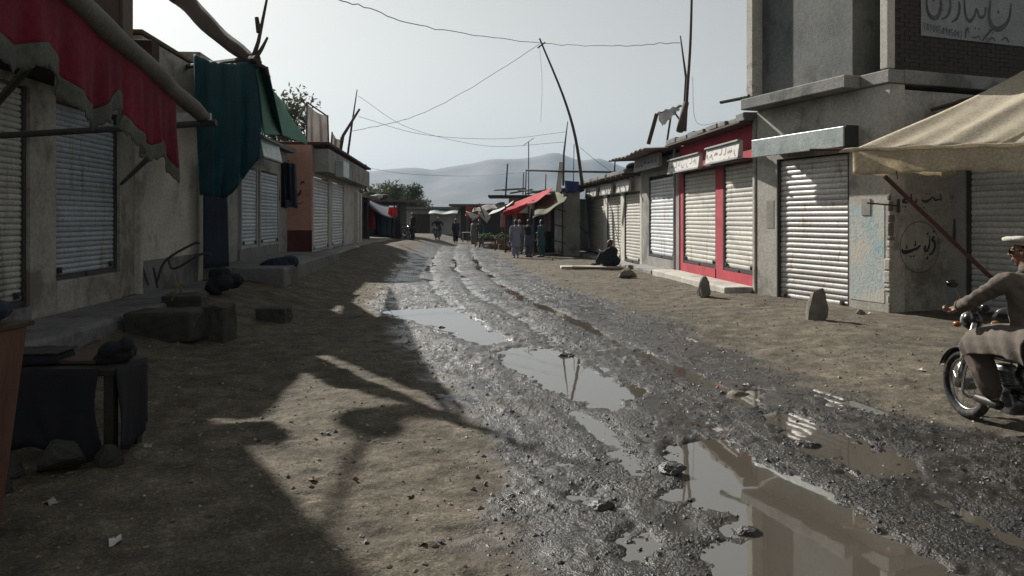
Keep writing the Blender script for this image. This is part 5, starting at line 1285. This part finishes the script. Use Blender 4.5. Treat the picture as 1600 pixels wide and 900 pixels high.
# ------------------------------------------------------------------ stones on the right, litter
for (px, py, w, h, lab, sd, tip, m) in ((1273,505,.25,.56,'pale pointed rock standing in front of the bare steel shutter',3,.06,'rock'), (1100,468,.19,.52,'dark rounded rock standing before the red shop',5,0,'rock'), (980,436,.34,.34,'low dark rock heap by the seated man',8,.02,'rock'),
                                        (1152,612,.16,.07,'flat stone at the right edge of the mud',9,0,'pebble'), (1170,845-20,.10,.05,'black lump of mud in the broad puddle edge',10,0,'clod'), (940,788,.11,.06,'dark lump of mud by the small puddle',12,0,'clod'), (1260,690,.15,.06,'dark clod in the shallow puddle',13,0,'clod'), (885,553,.13,.05,'dark lump at the head of the middle puddle',14,0,'clod'), (690,509,.12,.06,'dark lump in the narrow bright puddle',15,0,'clod'), (1050,735,.13,.06,'dark clod at the left rim of the broad puddle',16,0,'clod'), (1345,500-2,.10,.10,'small grey stone right of the pointed rock',17,0,'rock'), (1180,448+16,.12,.08,'small stone at the foot of the corner pier',18,0,'rock')):
    x, y = gp(px, py); rock(x, y, w, w*.8, h, lab, K[m], sd, tip)
LIT = [(437,499,.16),(356,519,.13),(508,677,.11),(380,669,.07),(346,599,.09),(231,702,.12),(405,691,.06),(366,697,.05),(180,851,.12),(80,790,.13),(700,512,.0),(488,750,.09),(673,618,.10),(570,845,.06),(642,776,.06),(535,858,.07),(1352,497,.20),(1165,600,.12),(1370,530,.1),(300,590,.07),(460,445,.35),(895,418,.25),(860,407,.5),(1440,585,.12),(1540,745,.05),(660,850,.07),(690,845,.05),(600,690,.07),(455,660,.05),(520,640,.05),(560,405,.5),(930,415,.3),(1230,575,.07),(885,440,.15),(690,440,.12),(420,490,.1)]
def zone(px, py): return 'shaded left bank' if px < 470 and py < 620 else 'dirt patch at lower left' if px < 760 and py > 590 else 'muddy track' if px < 1250 and py > 450 else 'dry ground along the shops'
ORD = ['leftmost', 'second from left', 'third from left', 'fourth from left', 'fifth from left', 'sixth from left', 'seventh from left', 'eighth from left', 'ninth from left', 'tenth from left', 'eleventh from left', 'twelfth from left', 'thirteenth from left', 'fourteenth from left', 'fifteenth from left', 'sixteenth from left', 'seventeenth from left']
LIT = [q for q in LIT if q[2] > 0]
for k, (px, py, s) in enumerate(LIT):
    if s == 0: continue
    s *= .72; x, y = gp(px, py); z = gz_at(x, y); a = R.uniform(0, 3.1)
    mb = MB(); n = 4
    def fn(u, v): return Vector(((u-.5)*s, (v-.5)*s*.7, s*.16*math.sin(u*5+k)*math.cos(v*4)+s*.1*R.uniform(-1,1)+s*.12))
    mb.grid(fn, n, 3); o = mb.build('paper_scrap', K[['paper','sign_w','paper','crate','slate','paper','olive'][k % 7]], solid=.003, loc=(x, y, z)); o.rotation_euler[2] = a
    z_ = zone(px, py); rank = sorted(q[0] for q in LIT if zone(q[0], q[1]) == z_).index(px)
    size = 'large' if s > .13 else 'small' if s < .058 else 'palm sized'
    tag(o, size+' litter scrap, '+ORD[rank]+' on the '+z_, 'litter', 'litter scraps on the '+z_)
pole('plank', [at(895,417,25.5), at(975,421,24.6)], .05, 'pale plank on the ground in front of the seated man', 'plank', K['crate'])
o = MB(); x, y = gp(925, 420); o.box(x-1.1, x+1.0, y-.35, y+.35, .0, .1); tag(o.build('ground_mat', K['plaster'], bevel=.02), 'low pale slab beneath the seated man', 'slab')

# ------------------------------------------------------------------ people
def V(*a): return Vector(a)
def hand(mb, wrist, direction, palm_n, s=1., curl=.35, thumb_side=1):
    """palm, four unequal jointed fingers and a thumb from the side of the palm"""
    d = direction.normalized(); n = (palm_n-d*palm_n.dot(d)).normalized(); side = d.cross(n)*thumb_side
    palm = wrist+d*.045*s
    mb.cap_(wrist, .024*s, palm+d*.025*s, .030*s); mb.cap_(palm+side*.022*s, .019*s, palm-side*.024*s+d*.02*s, .018*s)
    for k, ln in enumerate((.070, .078, .073, .058)):
        base = palm+d*.035*s+side*(.030-.020*k)*s; p = base; dd = d.copy()
        for j, f in enumerate((.45, .32, .23)):
            dd = (Matrix.Rotation(curl*(1+.35*j), 3, side*thumb_side*-1) @ dd); q = p+dd*ln*f*s*1.15
            mb.cap_(p, (.0098-.0010*j)*s, q, (.0090-.0012*j)*s); p = q
    t0_ = palm-d*.02*s+side*.028*s; t1 = t0_+(side*.7+d*.7).normalized()*.034*s-n*.004*s; t2 = t1+(d*.9+side*.15-n*curl*.5).normalized()*.032*s
    mb.cap_(t0_, .013*s, t1, .011*s); mb.cap_(t1, .011*s, t2, .009*s)

def head(mb, c, yaw, s=1., beard=False):
    """skull, jaw, nose, brow, lips and ears; faces yaw (0 = +Y)"""
    Rz = Matrix.Rotation(yaw, 3, 'Z')
    P = lambda x, y, z: c+Rz @ V(x, y, z)*s
    mb.ell(P(0,-.012,.03), (.074*s,.092*s,.088*s), yaw); mb.ell(P(0,.012,-.035), (.060*s,.072*s,.082*s), yaw)
    mb.ell(P(0,.035,-.088), (.034*s,.034*s,.026*s), yaw)                      # chin
    mb.cap_(P(0,.082,.018), .010*s, P(0,.103,-.022), .014*s); mb.ell(P(.013,.093,-.026), (.010*s,)*3); mb.ell(P(-.013,.093,-.026), (.010*s,)*3)
    mb.cap_(P(-.04,.072,.030), .012*s, P(.04,.072,.030), .012*s)              # brow
    mb.cap_(P(-.022,.078,-.055), .009*s, P(.022,.078,-.055), .009*s); mb.cap_(P(-.02,.077,-.068), .009*s, P(.02,.077,-.068), .009*s)
    for sx in (-1, 1):
        mb.ell(P(sx*.076,-.008,-.008), (.012*s,.022*s,.032*s), yaw); mb.ell(P(sx*.034,.058,-.022), (.024*s,.02*s,.022*s), yaw)
    return P

def person(label, loc, rz, top, legs, J, hat=None, hair=True, voxel=.014, kam=None, group=None, shoe='leather', vest=None, eyes=False, beard=False, glasses=False, hatm='cap_white', torso=None, skirt=None, curl=.35, handdir=None, name='person', cloth_voxel=.02):
    """J: joints for one pose, local frame facing +Y, feet near z 0"""
    o = empty(name, loc, label, 'person', group, rz)
    b = MB(); hc = J['head']; yaw = J.get('yaw', 0)
    P = head(b, hc, yaw)
    nk = J['neck']; b.cap_(hc+V(0,-.02,-.06), .056, nk, .058)
    pel = J['pelvis']; ch = lerp(nk, pel, .3)
    b.cap_(nk+V(0,0,-.04), .09, ch, .125); b.cap_(ch, .13, lerp(ch, pel, .6), .115); b.cap_(lerp(ch, pel, .6), .115, pel, .135)
    for s in 'LR':
        sh, el, wr = J['sh'+s], J['el'+s], J['wr'+s]
        b.chain([(lerp(nk, sh, .3)-V(0,0,.05), .06), (sh, .055), (lerp(sh, el, .4), .050), (el, .038), (lerp(el, wr, .3), .041), (wr, .026)])
        hd = (handdir or {}).get(s); hand(b, wr, hd[0] if hd else (wr-el), hd[1] if hd else V(1 if s == 'L' else -1, .2, 0), 1., curl, 1 if s == 'L' else -1)
        hp, kn, an = J['hp'+s], J['kn'+s], J['an'+s]
        b.chain([(pel, .12), (hp, .088), (lerp(hp, kn, .4), .080), (kn, .054), (lerp(kn, an, .3), .056), (an, .036)])
        ft = J.get('ft'+s, an+V(0,.17,-.05)); b.cap_(an+V(0,-.03,-.04), .033, ft, .027)
    remeshed(b, 'body', K['skin'], voxel, o)
    # tunic
    k = MB()
    t = torso or [(nk+V(0,0,-.01), .075, .07), (nk+V(0,-.005,-.05), .15, .095), (lerp(nk, pel, .18), .205, .125), (lerp(nk, pel, .45), .19, .13), (lerp(nk, pel, .75), .175, .13), (pel, .195, .145)]
    t = list(reversed(t)); k.loft(t)
    if skirt is None: k.loft(list(reversed([(pel+V(0,0,.06), .185, .14), (pel+V(0,0,-.15), .205, .155), (pel+V(0,.01,-.36), .225, .165), (pel+V(0,.01,-.43), .222, .16)])))
    else: skirt(k)
    for s in 'LR':
        sh, el, wr = J['sh'+s], J['el'+s], J['wr'+s]
        k.chain([(lerp(nk, sh, .35)-V(0,0,.06), .075), (sh-V(0,0,.01), .072), (lerp(sh, el, .5), .066), (el, .056), (lerp(el, wr, .5), .052), (lerp(el, wr, .86), .047)])
    remeshed(k, 'kameez', K[top], cloth_voxel, o, fold=.015, freq=11)
    g = MB()
    for s in 'LR':
        hp, kn, an = J['hp'+s], J['kn'+s], J['an'+s]
        g.chain([(lerp(pel, hp, .6), .135), (lerp(hp, kn, .3), .112), (kn, .100), (lerp(kn, an, .5), .100), (lerp(kn, an, .82), .082), (lerp(kn, an, .92), .055)])
        an2 = J['ft'+s] if 'ft'+s in J else an+V(0,.17,-.05)
        f = MB(); f.cap_(an+V(0,-.04,-.05), .042, lerp(an+V(0,-.04,-.05), an2, .5), .043); f.cap_(lerp(an+V(0,-.04,-.05), an2, .5), .043, an2+V(0,.015,0), .036)
        remeshed(f, 'shoe', K[shoe], .012, o)
    remeshed(g, 'shalwar', K[legs], cloth_voxel, o, fold=.020, freq=11)
    if vest:
        m = MB(); m.loft(list(reversed([(nk+V(0,-.005,-.045), .155, .10), (lerp(nk, pel, .18), .215, .135), (lerp(nk, pel, .45), .20, .142), (lerp(nk, pel, .85), .195, .145)]))); remeshed(m, 'waistcoat', K[vest], .02, o)
    Rz = Matrix.Rotation(yaw, 3, 'Z')
    if hair:
        h = MB(); h.ell(P(0,-.030,.040), (.080,.088,.088), yaw); h.ell(P(0,-.055,-.02), (.072,.056,.075), yaw); remeshed(h, 'hair', K['hair'], .012, o)
    if beard:
        h = MB(); h.ell(P(0,.045,-.095), (.048,.046,.045), yaw); h.ell(P(.05,.02,-.06), (.02,.04,.05), yaw); h.ell(P(-.05,.02,-.06), (.02,.04,.05), yaw); remeshed(h, 'beard', K['hair'], .01, o)
    if eyes:
        for sx in (-1, 1):
            e = MB(); e.ell(P(sx*.033,.074,.004), (.013,.010,.008), yaw, nu=8, nv=6); e.build('eye', K['glass_dark'], o, smooth=True)
    if glasses:
        e = MB()
        for sx in (-1, 1): e.ell(P(sx*.036,.094,.006), (.031,.009,.023), yaw, nu=12, nv=7); e.tube([P(sx*.064,.088,.012), P(sx*.080,-.01,.014)], .004, 5)
        e.tube([P(-.01,.098,.012), P(.01,.098,.012)], .004, 5); e.build('sunglasses', K['glass_dark'], o, smooth=True)
    if hat == 'pakol':
        h = MB(); c = hc+V(0,0,.075); off = Rz @ V(0,.02,0)
        for k in range(20):
            a = 6.2832*k/20; a2 = 6.2832*(k+1)/20
            q = lambda t: c+Rz @ V(.088*math.cos(t), -.012+.102*math.sin(t), -.004+.014*math.sin(t))
            h.cap_(q(a), .021, q(a2), .021)
        hh = remeshed(h, 'cap', K[hatm], .008, o, fold=.004, freq=22)
        h2 = MB(); h2.loft([(c+V(0,0,-.004), .085, .100), (c+off+V(0,0,.014), .118, .134), (c+off*1.3+V(0,0,.032), .122, .140), (c+off+V(0,0,.046), .100, .118), (c+V(0,0,.050), .05, .06)], 28)
        remeshed(h2, 'crown_disc', K[hatm], .010, hh, fold=.008, freq=14)
    if hat == 'cap':
        h = MB(); h.ell(P(0,-.012,.062), (.080,.094,.070), yaw); h.build('cap', K[hatm], o, smooth=True)
    return o

def stand(lean=0., armL=None, armR=None, yaw=0., stride=0., spread=.09):
    J = dict(head=V(0, .02+lean, 1.585), neck=V(0, lean*.9, 1.44), pelvis=V(0, 0, .93), yaw=yaw)
    for s, sx in (('L', -1), ('R', 1)):
        J['sh'+s] = V(sx*.185, lean*.9-.005, 1.385); J['el'+s] = V(sx*.235, lean*.8-.03, 1.10); J['wr'+s] = V(sx*.235, lean*.8+.06, .86)
        y = stride*sx; J['hp'+s] = V(sx*.095, 0, .90); J['kn'+s] = V(sx*spread*1.05, .02+y*.6, .49); J['an'+s] = V(sx*spread, -.02+y, .09)
    if armL: J['elL'], J['wrL'] = armL
    if armR: J['elR'], J['wrR'] = armR
    return J
FWD = lambda s: (V(s*.24,.05,1.12), V(s*.16,.28,1.10))
def put(px, Y): x = (px-800)/F_PX*Y; return (x, Y, gz_at(x, Y))
person('man in lavender kameez seen from behind under the red awning', put(806, 33.1), .12, 'lavender', 'lavender', stand(stride=.05, armR=FWD(1)), hair=True, voxel=.016)
person('man in slate kameez and dark waistcoat beside the lavender clad man', put(826, 33.6), -.5, 'slate', 'slate', stand(armL=FWD(-1)), hair=True, vest='black_cloth', voxel=.016)
person('person in dusty teal clothes by the olive tarpaulin', put(846, 33.8), .9, 'teal_d', 'teal_d', stand(armR=FWD(1)), hair=True, voxel=.016)
person('man in grey standing behind the lavender clad man with white cap', put(812, 36.5), 2.9, 'grey_k', 'grey_k', stand(), hat='cap', voxel=.016)
person('man in black with white cap walking in mid street', put(712, 53), .1, 'black_cloth', 'black_cloth', stand(stride=.14), hat='cap', voxel=.02, vest='black_cloth')
person('person in pale grey shawl at the far vegetable stall', put(739, 51), -.9, 'grey_k', 'grey_k', stand(lean=.05), hat='cap', hatm='grey_k', voxel=.02)
person('vegetable seller in teal bending over the far stall', put(752, 47.2), 2.6, 'teal_d', 'grey_k', stand(lean=.22, armL=FWD(-1), armR=FWD(1)), voxel=.02)
person('man in dark clothes standing behind the parked motorcycle', put(645, 46), 2.2, 'black_cloth', 'navy', stand(), voxel=.02)
# seated man, knees drawn up, on the slab in front of the white shutters
def seated():
    J = dict(head=V(-.03,.10,.80), neck=V(0,.05,.655), pelvis=V(0,-.10,.16), yaw=.5)
    for s, sx in (('L',-1),('R',1)):
        J['sh'+s] = V(sx*.19,.03,.60); J['hp'+s] = V(sx*.10,-.06,.15); J['kn'+s] = V(sx*.13,.33,.44); J['an'+s] = V(sx*.12,.56,.10)
    J['elL'], J['wrL'] = V(-.24,.22,.46), V(-.12,.40,.52); J['elR'], J['wrR'] = V(.25,.18,.42), V(.10,.38,.50)
    return J
x, y = gp(952, 420)
def sk(k): k.ell(V(0,.14,.22), (.25,.36,.24)); k.ell(V(0,-.04,.17), (.23,.24,.18)); k.cap_(V(0,.0,.5), .19, V(0,.1,.3), .24); k.cap_(V(-.1,0,.2), .12, V(-.12,.3,.38), .10); k.cap_(V(.1,0,.2), .12, V(.12,.3,.38), .10)
person('man in black sitting with knees drawn up by the white shutters', (x+.12, y+.05, .10), rad(62), 'black_cloth', 'black_cloth', seated(), hair=True, voxel=.013, skirt=sk, beard=True, eyes=True)

# ------------------------------------------------------------------ motorcycles
def motorcycle(label):
    o = empty('motorcycle', (0,0,0), label, 'motorcycle', 'motorcycles on the street')
    def wheel(y):
        w = empty('wheel', (0, y, .30)); w.parent = o
        def ring(R0, r, n=36, m=10):
            mb = MB(); vs = []; fs = []
            for i in range(n):
                a = 2*math.pi*i/n
                for j in range(m):
                    t = 2*math.pi*j/m; rr = R0+r*math.cos(t); vs.append((r*1.05*math.sin(t), rr*math.cos(a), rr*math.sin(a)))
            for i in range(n):
                for j in range(m): fs.append((i*m+j, ((i+1) % n)*m+j, ((i+1) % n)*m+(j+1) % m, i*m+(j+1) % m))
            return mb.add(vs, fs)
        ring(.262, .040).build('tyre', K['rubber'], w, smooth=True); ring(.222, .014).build('rim', K['chrome'], w, smooth=True)
        mb = MB(); mb.tube([(-.06,0,0),(.06,0,0)], [.055,.055], 14); mb.tube([(-.09,0,0),(.09,0,0)], .012, 8); mb.build('hub', K['alloy'], w)
        sp = MB()
        for k in range(28):
            a = 2*math.pi*k/28; s = .045 if k % 2 else -.045; a2 = a+(.5 if k % 4 < 2 else -.5)
            sp.tube([(s, .05*math.cos(a2), .05*math.sin(a2)), (0, .215*math.cos(a), .215*math.sin(a))], .0022, 4)
        q = sp.build('spokes', K['chrome'], w); q['kind'] = 'stuff'
    wheel(.62); wheel(-.60)
    def arc(y, r, a0, a1, wd, name, mat):
        mb = MB(); mb.grid(lambda u, v: V((v-.5)*wd, y+(r-.035*(2*v-1)**2)*math.cos(lerp(a0, a1, u)), .30+(r-.035*(2*v-1)**2)*math.sin(lerp(a0, a1, u))), 22, 6); return mb.build(name, mat, o, smooth=True, solid=.005)
    arc(.62, .345, rad(20), rad(150), .12, 'front_fender', K['black_gloss']); arc(-.60, .355, rad(35), rad(190), .14, 'rear_fender', K['black_gloss'])
    for s in (-1, 1):
        mb = MB(); mb.tube([(s*.085,.62,.30), (s*.085,.40,.86)], [.024,.020], 10); mb.tube([(s*.085,.62,.28), (s*.085,.545,.50)], [.030,.028], 10); mb.build('fork_leg', K['chrome'], o, smooth=True)
        mb = MB(); mb.tube([(s*.10,-.60,.30), (s*.10,-.42,.66)], .024, 10); mb.tube([(s*.10,-.57,.36), (s*.10,-.45,.60)], .034, 10); mb.build('shock_absorber', K['chrome'], o)
        mb = MB(); mb.tube([(s*.08,-.60,.30), (s*.08,-.10,.34)], .018, 8); mb.build('swing_arm', K['black_gloss'], o)
        mb = MB(); mb.ell((s*.105,-.24,.54), (.03,.15,.10)); mb.build('side_panel', K['black_gloss'], o, smooth=True)
        mb = MB(); mb.tube([(s*.10,.02,.26), (s*.24,.02,.26)], .016, 8); mb.build('foot_peg', K['rubber'], o)
        mb = MB(); mb.tube(spline([V(s*.09,.42,.90), V(s*.14,.40,.97), V(s*.22,.36,.99), V(s*.36,.28,.98)], 4), .011, 8); mb.build('handlebar', K['chrome'], o, smooth=True)
        mb = MB(); mb.tube([(s*.27,.33,.99), (s*.385,.265,.98)], .018, 10); mb.build('grip', K['rubber'], o)
        mb = MB(); mb.tube([(s*.24,.38,1.0), (s*.36,.36,.985)], .005, 5); mb.build('lever', K['chrome'], o)
        mb = MB(); mb.tube([(s*.22,.37,.99), (s*.25,.36,1.10), (s*.30,.35,1.17)], .006, 6); mq = mb.build('mirror', K['chrome'], o); mb = MB(); mb.ell((s*.31,.35,1.20), (.055,.012,.036)); mb.build('mirror_glass', K['black_gloss'], mq, smooth=True)
        for y, z in ((.50,.84), (-.72,.66)):
            mb = MB(); mb.tube([(s*.09,y,z), (s*.15,y,z)], .007, 6); mi = mb.build('indicator', K['chrome'], o); mb = MB(); mb.ell((s*.17,y,z), (.032,.036,.026)); mb.build('indicator_lens', K['lens_amber'], mi, smooth=True)
    mb = MB(); mb.ell((0,.55,.86), (.085,.07,.085)); hl = mb.build('headlight', K['black_gloss'], o, smooth=True); mb = MB(); mb.ell((0,.60,.86), (.074,.035,.074)); mb.build('lens', K['lamp_glass'], hl, smooth=True)
    mb = MB(); mb.ell((-.05,.46,.98), (.04,.045,.04)); mb.ell((.05,.46,.98), (.04,.045,.04)); remeshed(mb, 'gauges', K['black_gloss'], .012, o)
    t = MB(); t.loft([((0,.16,.60), .09, .20), ((0,.16,.66), .125, .245), ((0,.15,.74), .13, .25), ((0,.14,.80), .10, .21), ((0,.13,.83), .04, .10)], 22); tk = t.build('fuel_tank', K['black_gloss'], o, smooth=True)
    mb = MB(); mb.tube([(0,.2,.82),(0,.2,.85)], .03, 12); mb.build('fuel_cap', K['chrome'], tk)
    s_ = MB(); s_.loft([((0,-.36,.66), .10, .36), ((0,-.36,.71), .135, .40), ((0,-.37,.76), .13, .39), ((0,-.37,.79), .08, .32)], 22); s_.build('seat', K['seat'], o, smooth=True)
    mb = MB(); mb.tube([(0,.42,.82),(0,.10,.66),(0,-.30,.64)], .02, 8); mb.tube([(0,.40,.76),(0,.26,.30),(0,-.10,.24)], .018, 8); mb.tube([(0,-.12,.64),(0,-.12,.26)], .018, 8); mb.build('frame', K['black_gloss'], o)
    e = MB(); e.box(-.11, .11, -.08, .18, .20, .40); e.loft([((0,.10,.38),.085,.085),((0,.13,.47),.085,.085),((0,.15,.56),.07,.07)], 12); e.tube([(-.13,-.02,.29),(.13,-.02,.29)], .085, 14); remeshed(e, 'engine', K['alloy'], .014, o)
    for k in range(6):
        mb = MB(); z = .40+k*.024; y = .105+k*.009; mb.box(-.095, .095, y-.09, y+.09, z, z+.007); mb.build('cooling_fin', K['alloy'], o)
    mb = MB(); mb.tube(spline([V(.06,.22,.46), V(.10,.30,.34), V(.13,.16,.20), V(.14,-.2,.22), V(.15,-.42,.27), V(.15,-.85,.34)], 4), [.018]*11+[.03,.038]+[.04]*6+[.036,.03], 10); mb.build('exhaust', K['chrome'], o, smooth=True)
    mb = MB(); mb.ell((0,-.90,.62), (.06,.04,.045)); mb.build('tail_light', K['lens_red'], o, smooth=True)
    mb = MB(); mb.box(-.09, .09, -.965, -.955, .44, .56); mb.build('number_plate', K['sign_w'], o)
    mb = MB(); mb.tube([(-.09,-.60,.34),(-.09,-.06,.38)], .03, 8); mb.build('chain_guard', K['black_gloss'], o)
    mb = MB(); mb.tube(spline([V(-.16,.33,.62), V(-.22,.34,.42), V(-.2,.32,.26), V(.2,.32,.26), V(.22,.34,.42), V(.16,.33,.62)], 4), .011, 7); mb.build('crash_guard', K['chrome'], o, smooth=True)
    mb = MB(); mb.tube(spline([V(-.12,-.45,.70), V(-.15,-.80,.74), V(0,-.92,.75), V(.15,-.80,.74), V(.12,-.45,.70)], 4), .010, 7); mb.build('grab_rail', K['chrome'], o, smooth=True)
    return o
bike = motorcycle('black motorcycle ridden away by the man in the white cap')
BX, BY = 4.02, 5.86; BZ = gz_at(BX, BY+.3)
bike.location = (BX, BY, BZ-.004); bike.rotation_euler[2] = rad(3)

def rider():
    J = dict(head=V(.0,-.06,1.48), neck=V(0,-.13,1.33), pelvis=V(0,-.22,.84), yaw=.75)
    for s, sx in (('L',-1),('R',1)):
        J['sh'+s] = V(sx*.20,-.13,1.27); J['wr'+s] = V(sx*.335,.225,1.02); J['hp'+s] = V(sx*.11,-.16,.82); J['kn'+s] = V(sx*.235,.20,.70); J['an'+s] = V(sx*.20,-.0,.33); J['ft'+s] = V(sx*.215,.16,.285)
    J['elL'] = V(-.375,.02,1.09); J['elR'] = V(.36,.0,1.08)
    nk, pel = J['neck'], J['pelvis']
    T = [(nk+V(0,0,.02), .07, .065), (nk+V(0,-.01,-.04), .155, .10), (lerp(nk, pel, .2)+V(0,-.01,0), .215, .135), (lerp(nk, pel, .5)+V(0,-.01,0), .20, .14), (lerp(nk, pel, .8), .20, .15), (pel+V(0,0,-.03), .22, .19)]
    def sk(k):
        k.ell(V(0,-.24,.83), (.23,.22,.10))
        for s in (-1, 1):
            k.chain([(V(s*.10,-.14,.83), .11), (V(s*.18,.06,.77), .09)])
    hd = {'L': (V(-.45,.45,-.35), V(.25,.2,-1)), 'R': (V(.45,.45,-.35), V(-.25,.2,-1))}
    o = person('man in khaki riding the motorcycle in flat white wool cap', (BX, BY, BZ-.004), rad(3), 'khaki', 'khaki_d', J, hat='pakol', hair=True, voxel=.0075, skirt=sk, torso=T, glasses=True, curl=.75, handdir=hd, cloth_voxel=.014)
    for s in (-1, 1):       # front and side panels of the long tunic hanging over the thighs
        SX = [.03, .14, .25, .315, .335, .335]; SZ = [.935, .935, .895, .82, .74, .66]
        def fl(u, v, s=s):
            y = lerp(-.44, .33, u); x = float(np.interp(v*5, range(6), SX)); z = float(np.interp(v*5, range(6), SZ))
            e = max(0, (u-.72)/.28); x *= 1-.16*e*e; z -= .10*u*u+.07*e*e*(1-v); z += .06*math.sin(u*math.pi)*v
            f = .020*math.sin(u*14+v*5)*v+.012*math.sin(u*33+v*9+1)*v
            return V(s*(x+f), y+.02*math.sin(v*5)*v, z+.012*math.sin(u*9)*v)
        sheet('kameez_panel', fl, 50, 26, K['khaki'], o, .006)
        w_ = V(s*.335,.225,1.02); e_ = V(-.375,.02,1.09) if s < 0 else V(.36,.0,1.08)
        c = MB(); c.tube([lerp(e_, w_, .74), lerp(e_, w_, .88)], [.058, .056], 14); c.build('cuff', K['khaki_d'], o, smooth=True)
    c = MB(); c.loft([(V(0,-.125,1.325), .088, .082), (V(0,-.12,1.352), .080, .076), (V(0,-.118,1.385), .074, .072)], 18); c.build('collar', K['khaki'], o, smooth=True)
    return o
rider()
def far_ride(px, Y, rz, label, rlabel, cols, hat):
    b = copy_tree(bike); x = (px-800)/F_PX*Y; z = gz_at(x, Y); b.location = (x, Y, z); b.rotation_euler[2] = rz; b['label'] = label
    if not rlabel: return
    J = dict(head=V(.0,-.06,1.48), neck=V(0,-.13,1.33), pelvis=V(0,-.22,.84), yaw=0.)
    for s, sx in (('L',-1),('R',1)):
        J['sh'+s] = V(sx*.20,-.13,1.27); J['wr'+s] = V(sx*.335,.225,1.02); J['hp'+s] = V(sx*.11,-.16,.82); J['kn'+s] = V(sx*.235,.20,.70); J['an'+s] = V(sx*.20,-.0,.33); J['ft'+s] = V(sx*.215,.16,.285); J['el'+s] = V(sx*.375,.02,1.09)
    def sk(k):
        k.ell(V(0,-.24,.83), (.23,.22,.10))
        for s in (-1, 1): k.cap_(V(s*.10,-.14,.84), .125, V(s*.24,.2,.71), .10)
    person(rlabel, (x, Y, z), rz, cols[0], cols[1], J, hat=hat, voxel=.02, skirt=sk)
far_ride(684, 52, rad(176), 'motorcycle coming head on at the far end of the street', 'rider in dark clothes and pale cap coming head on', ('black_cloth', 'grey_k'), 'cap')
far_ride(637, 47.5, rad(205), 'motorcycle parked at left in front of the dark stall', None, None, None)
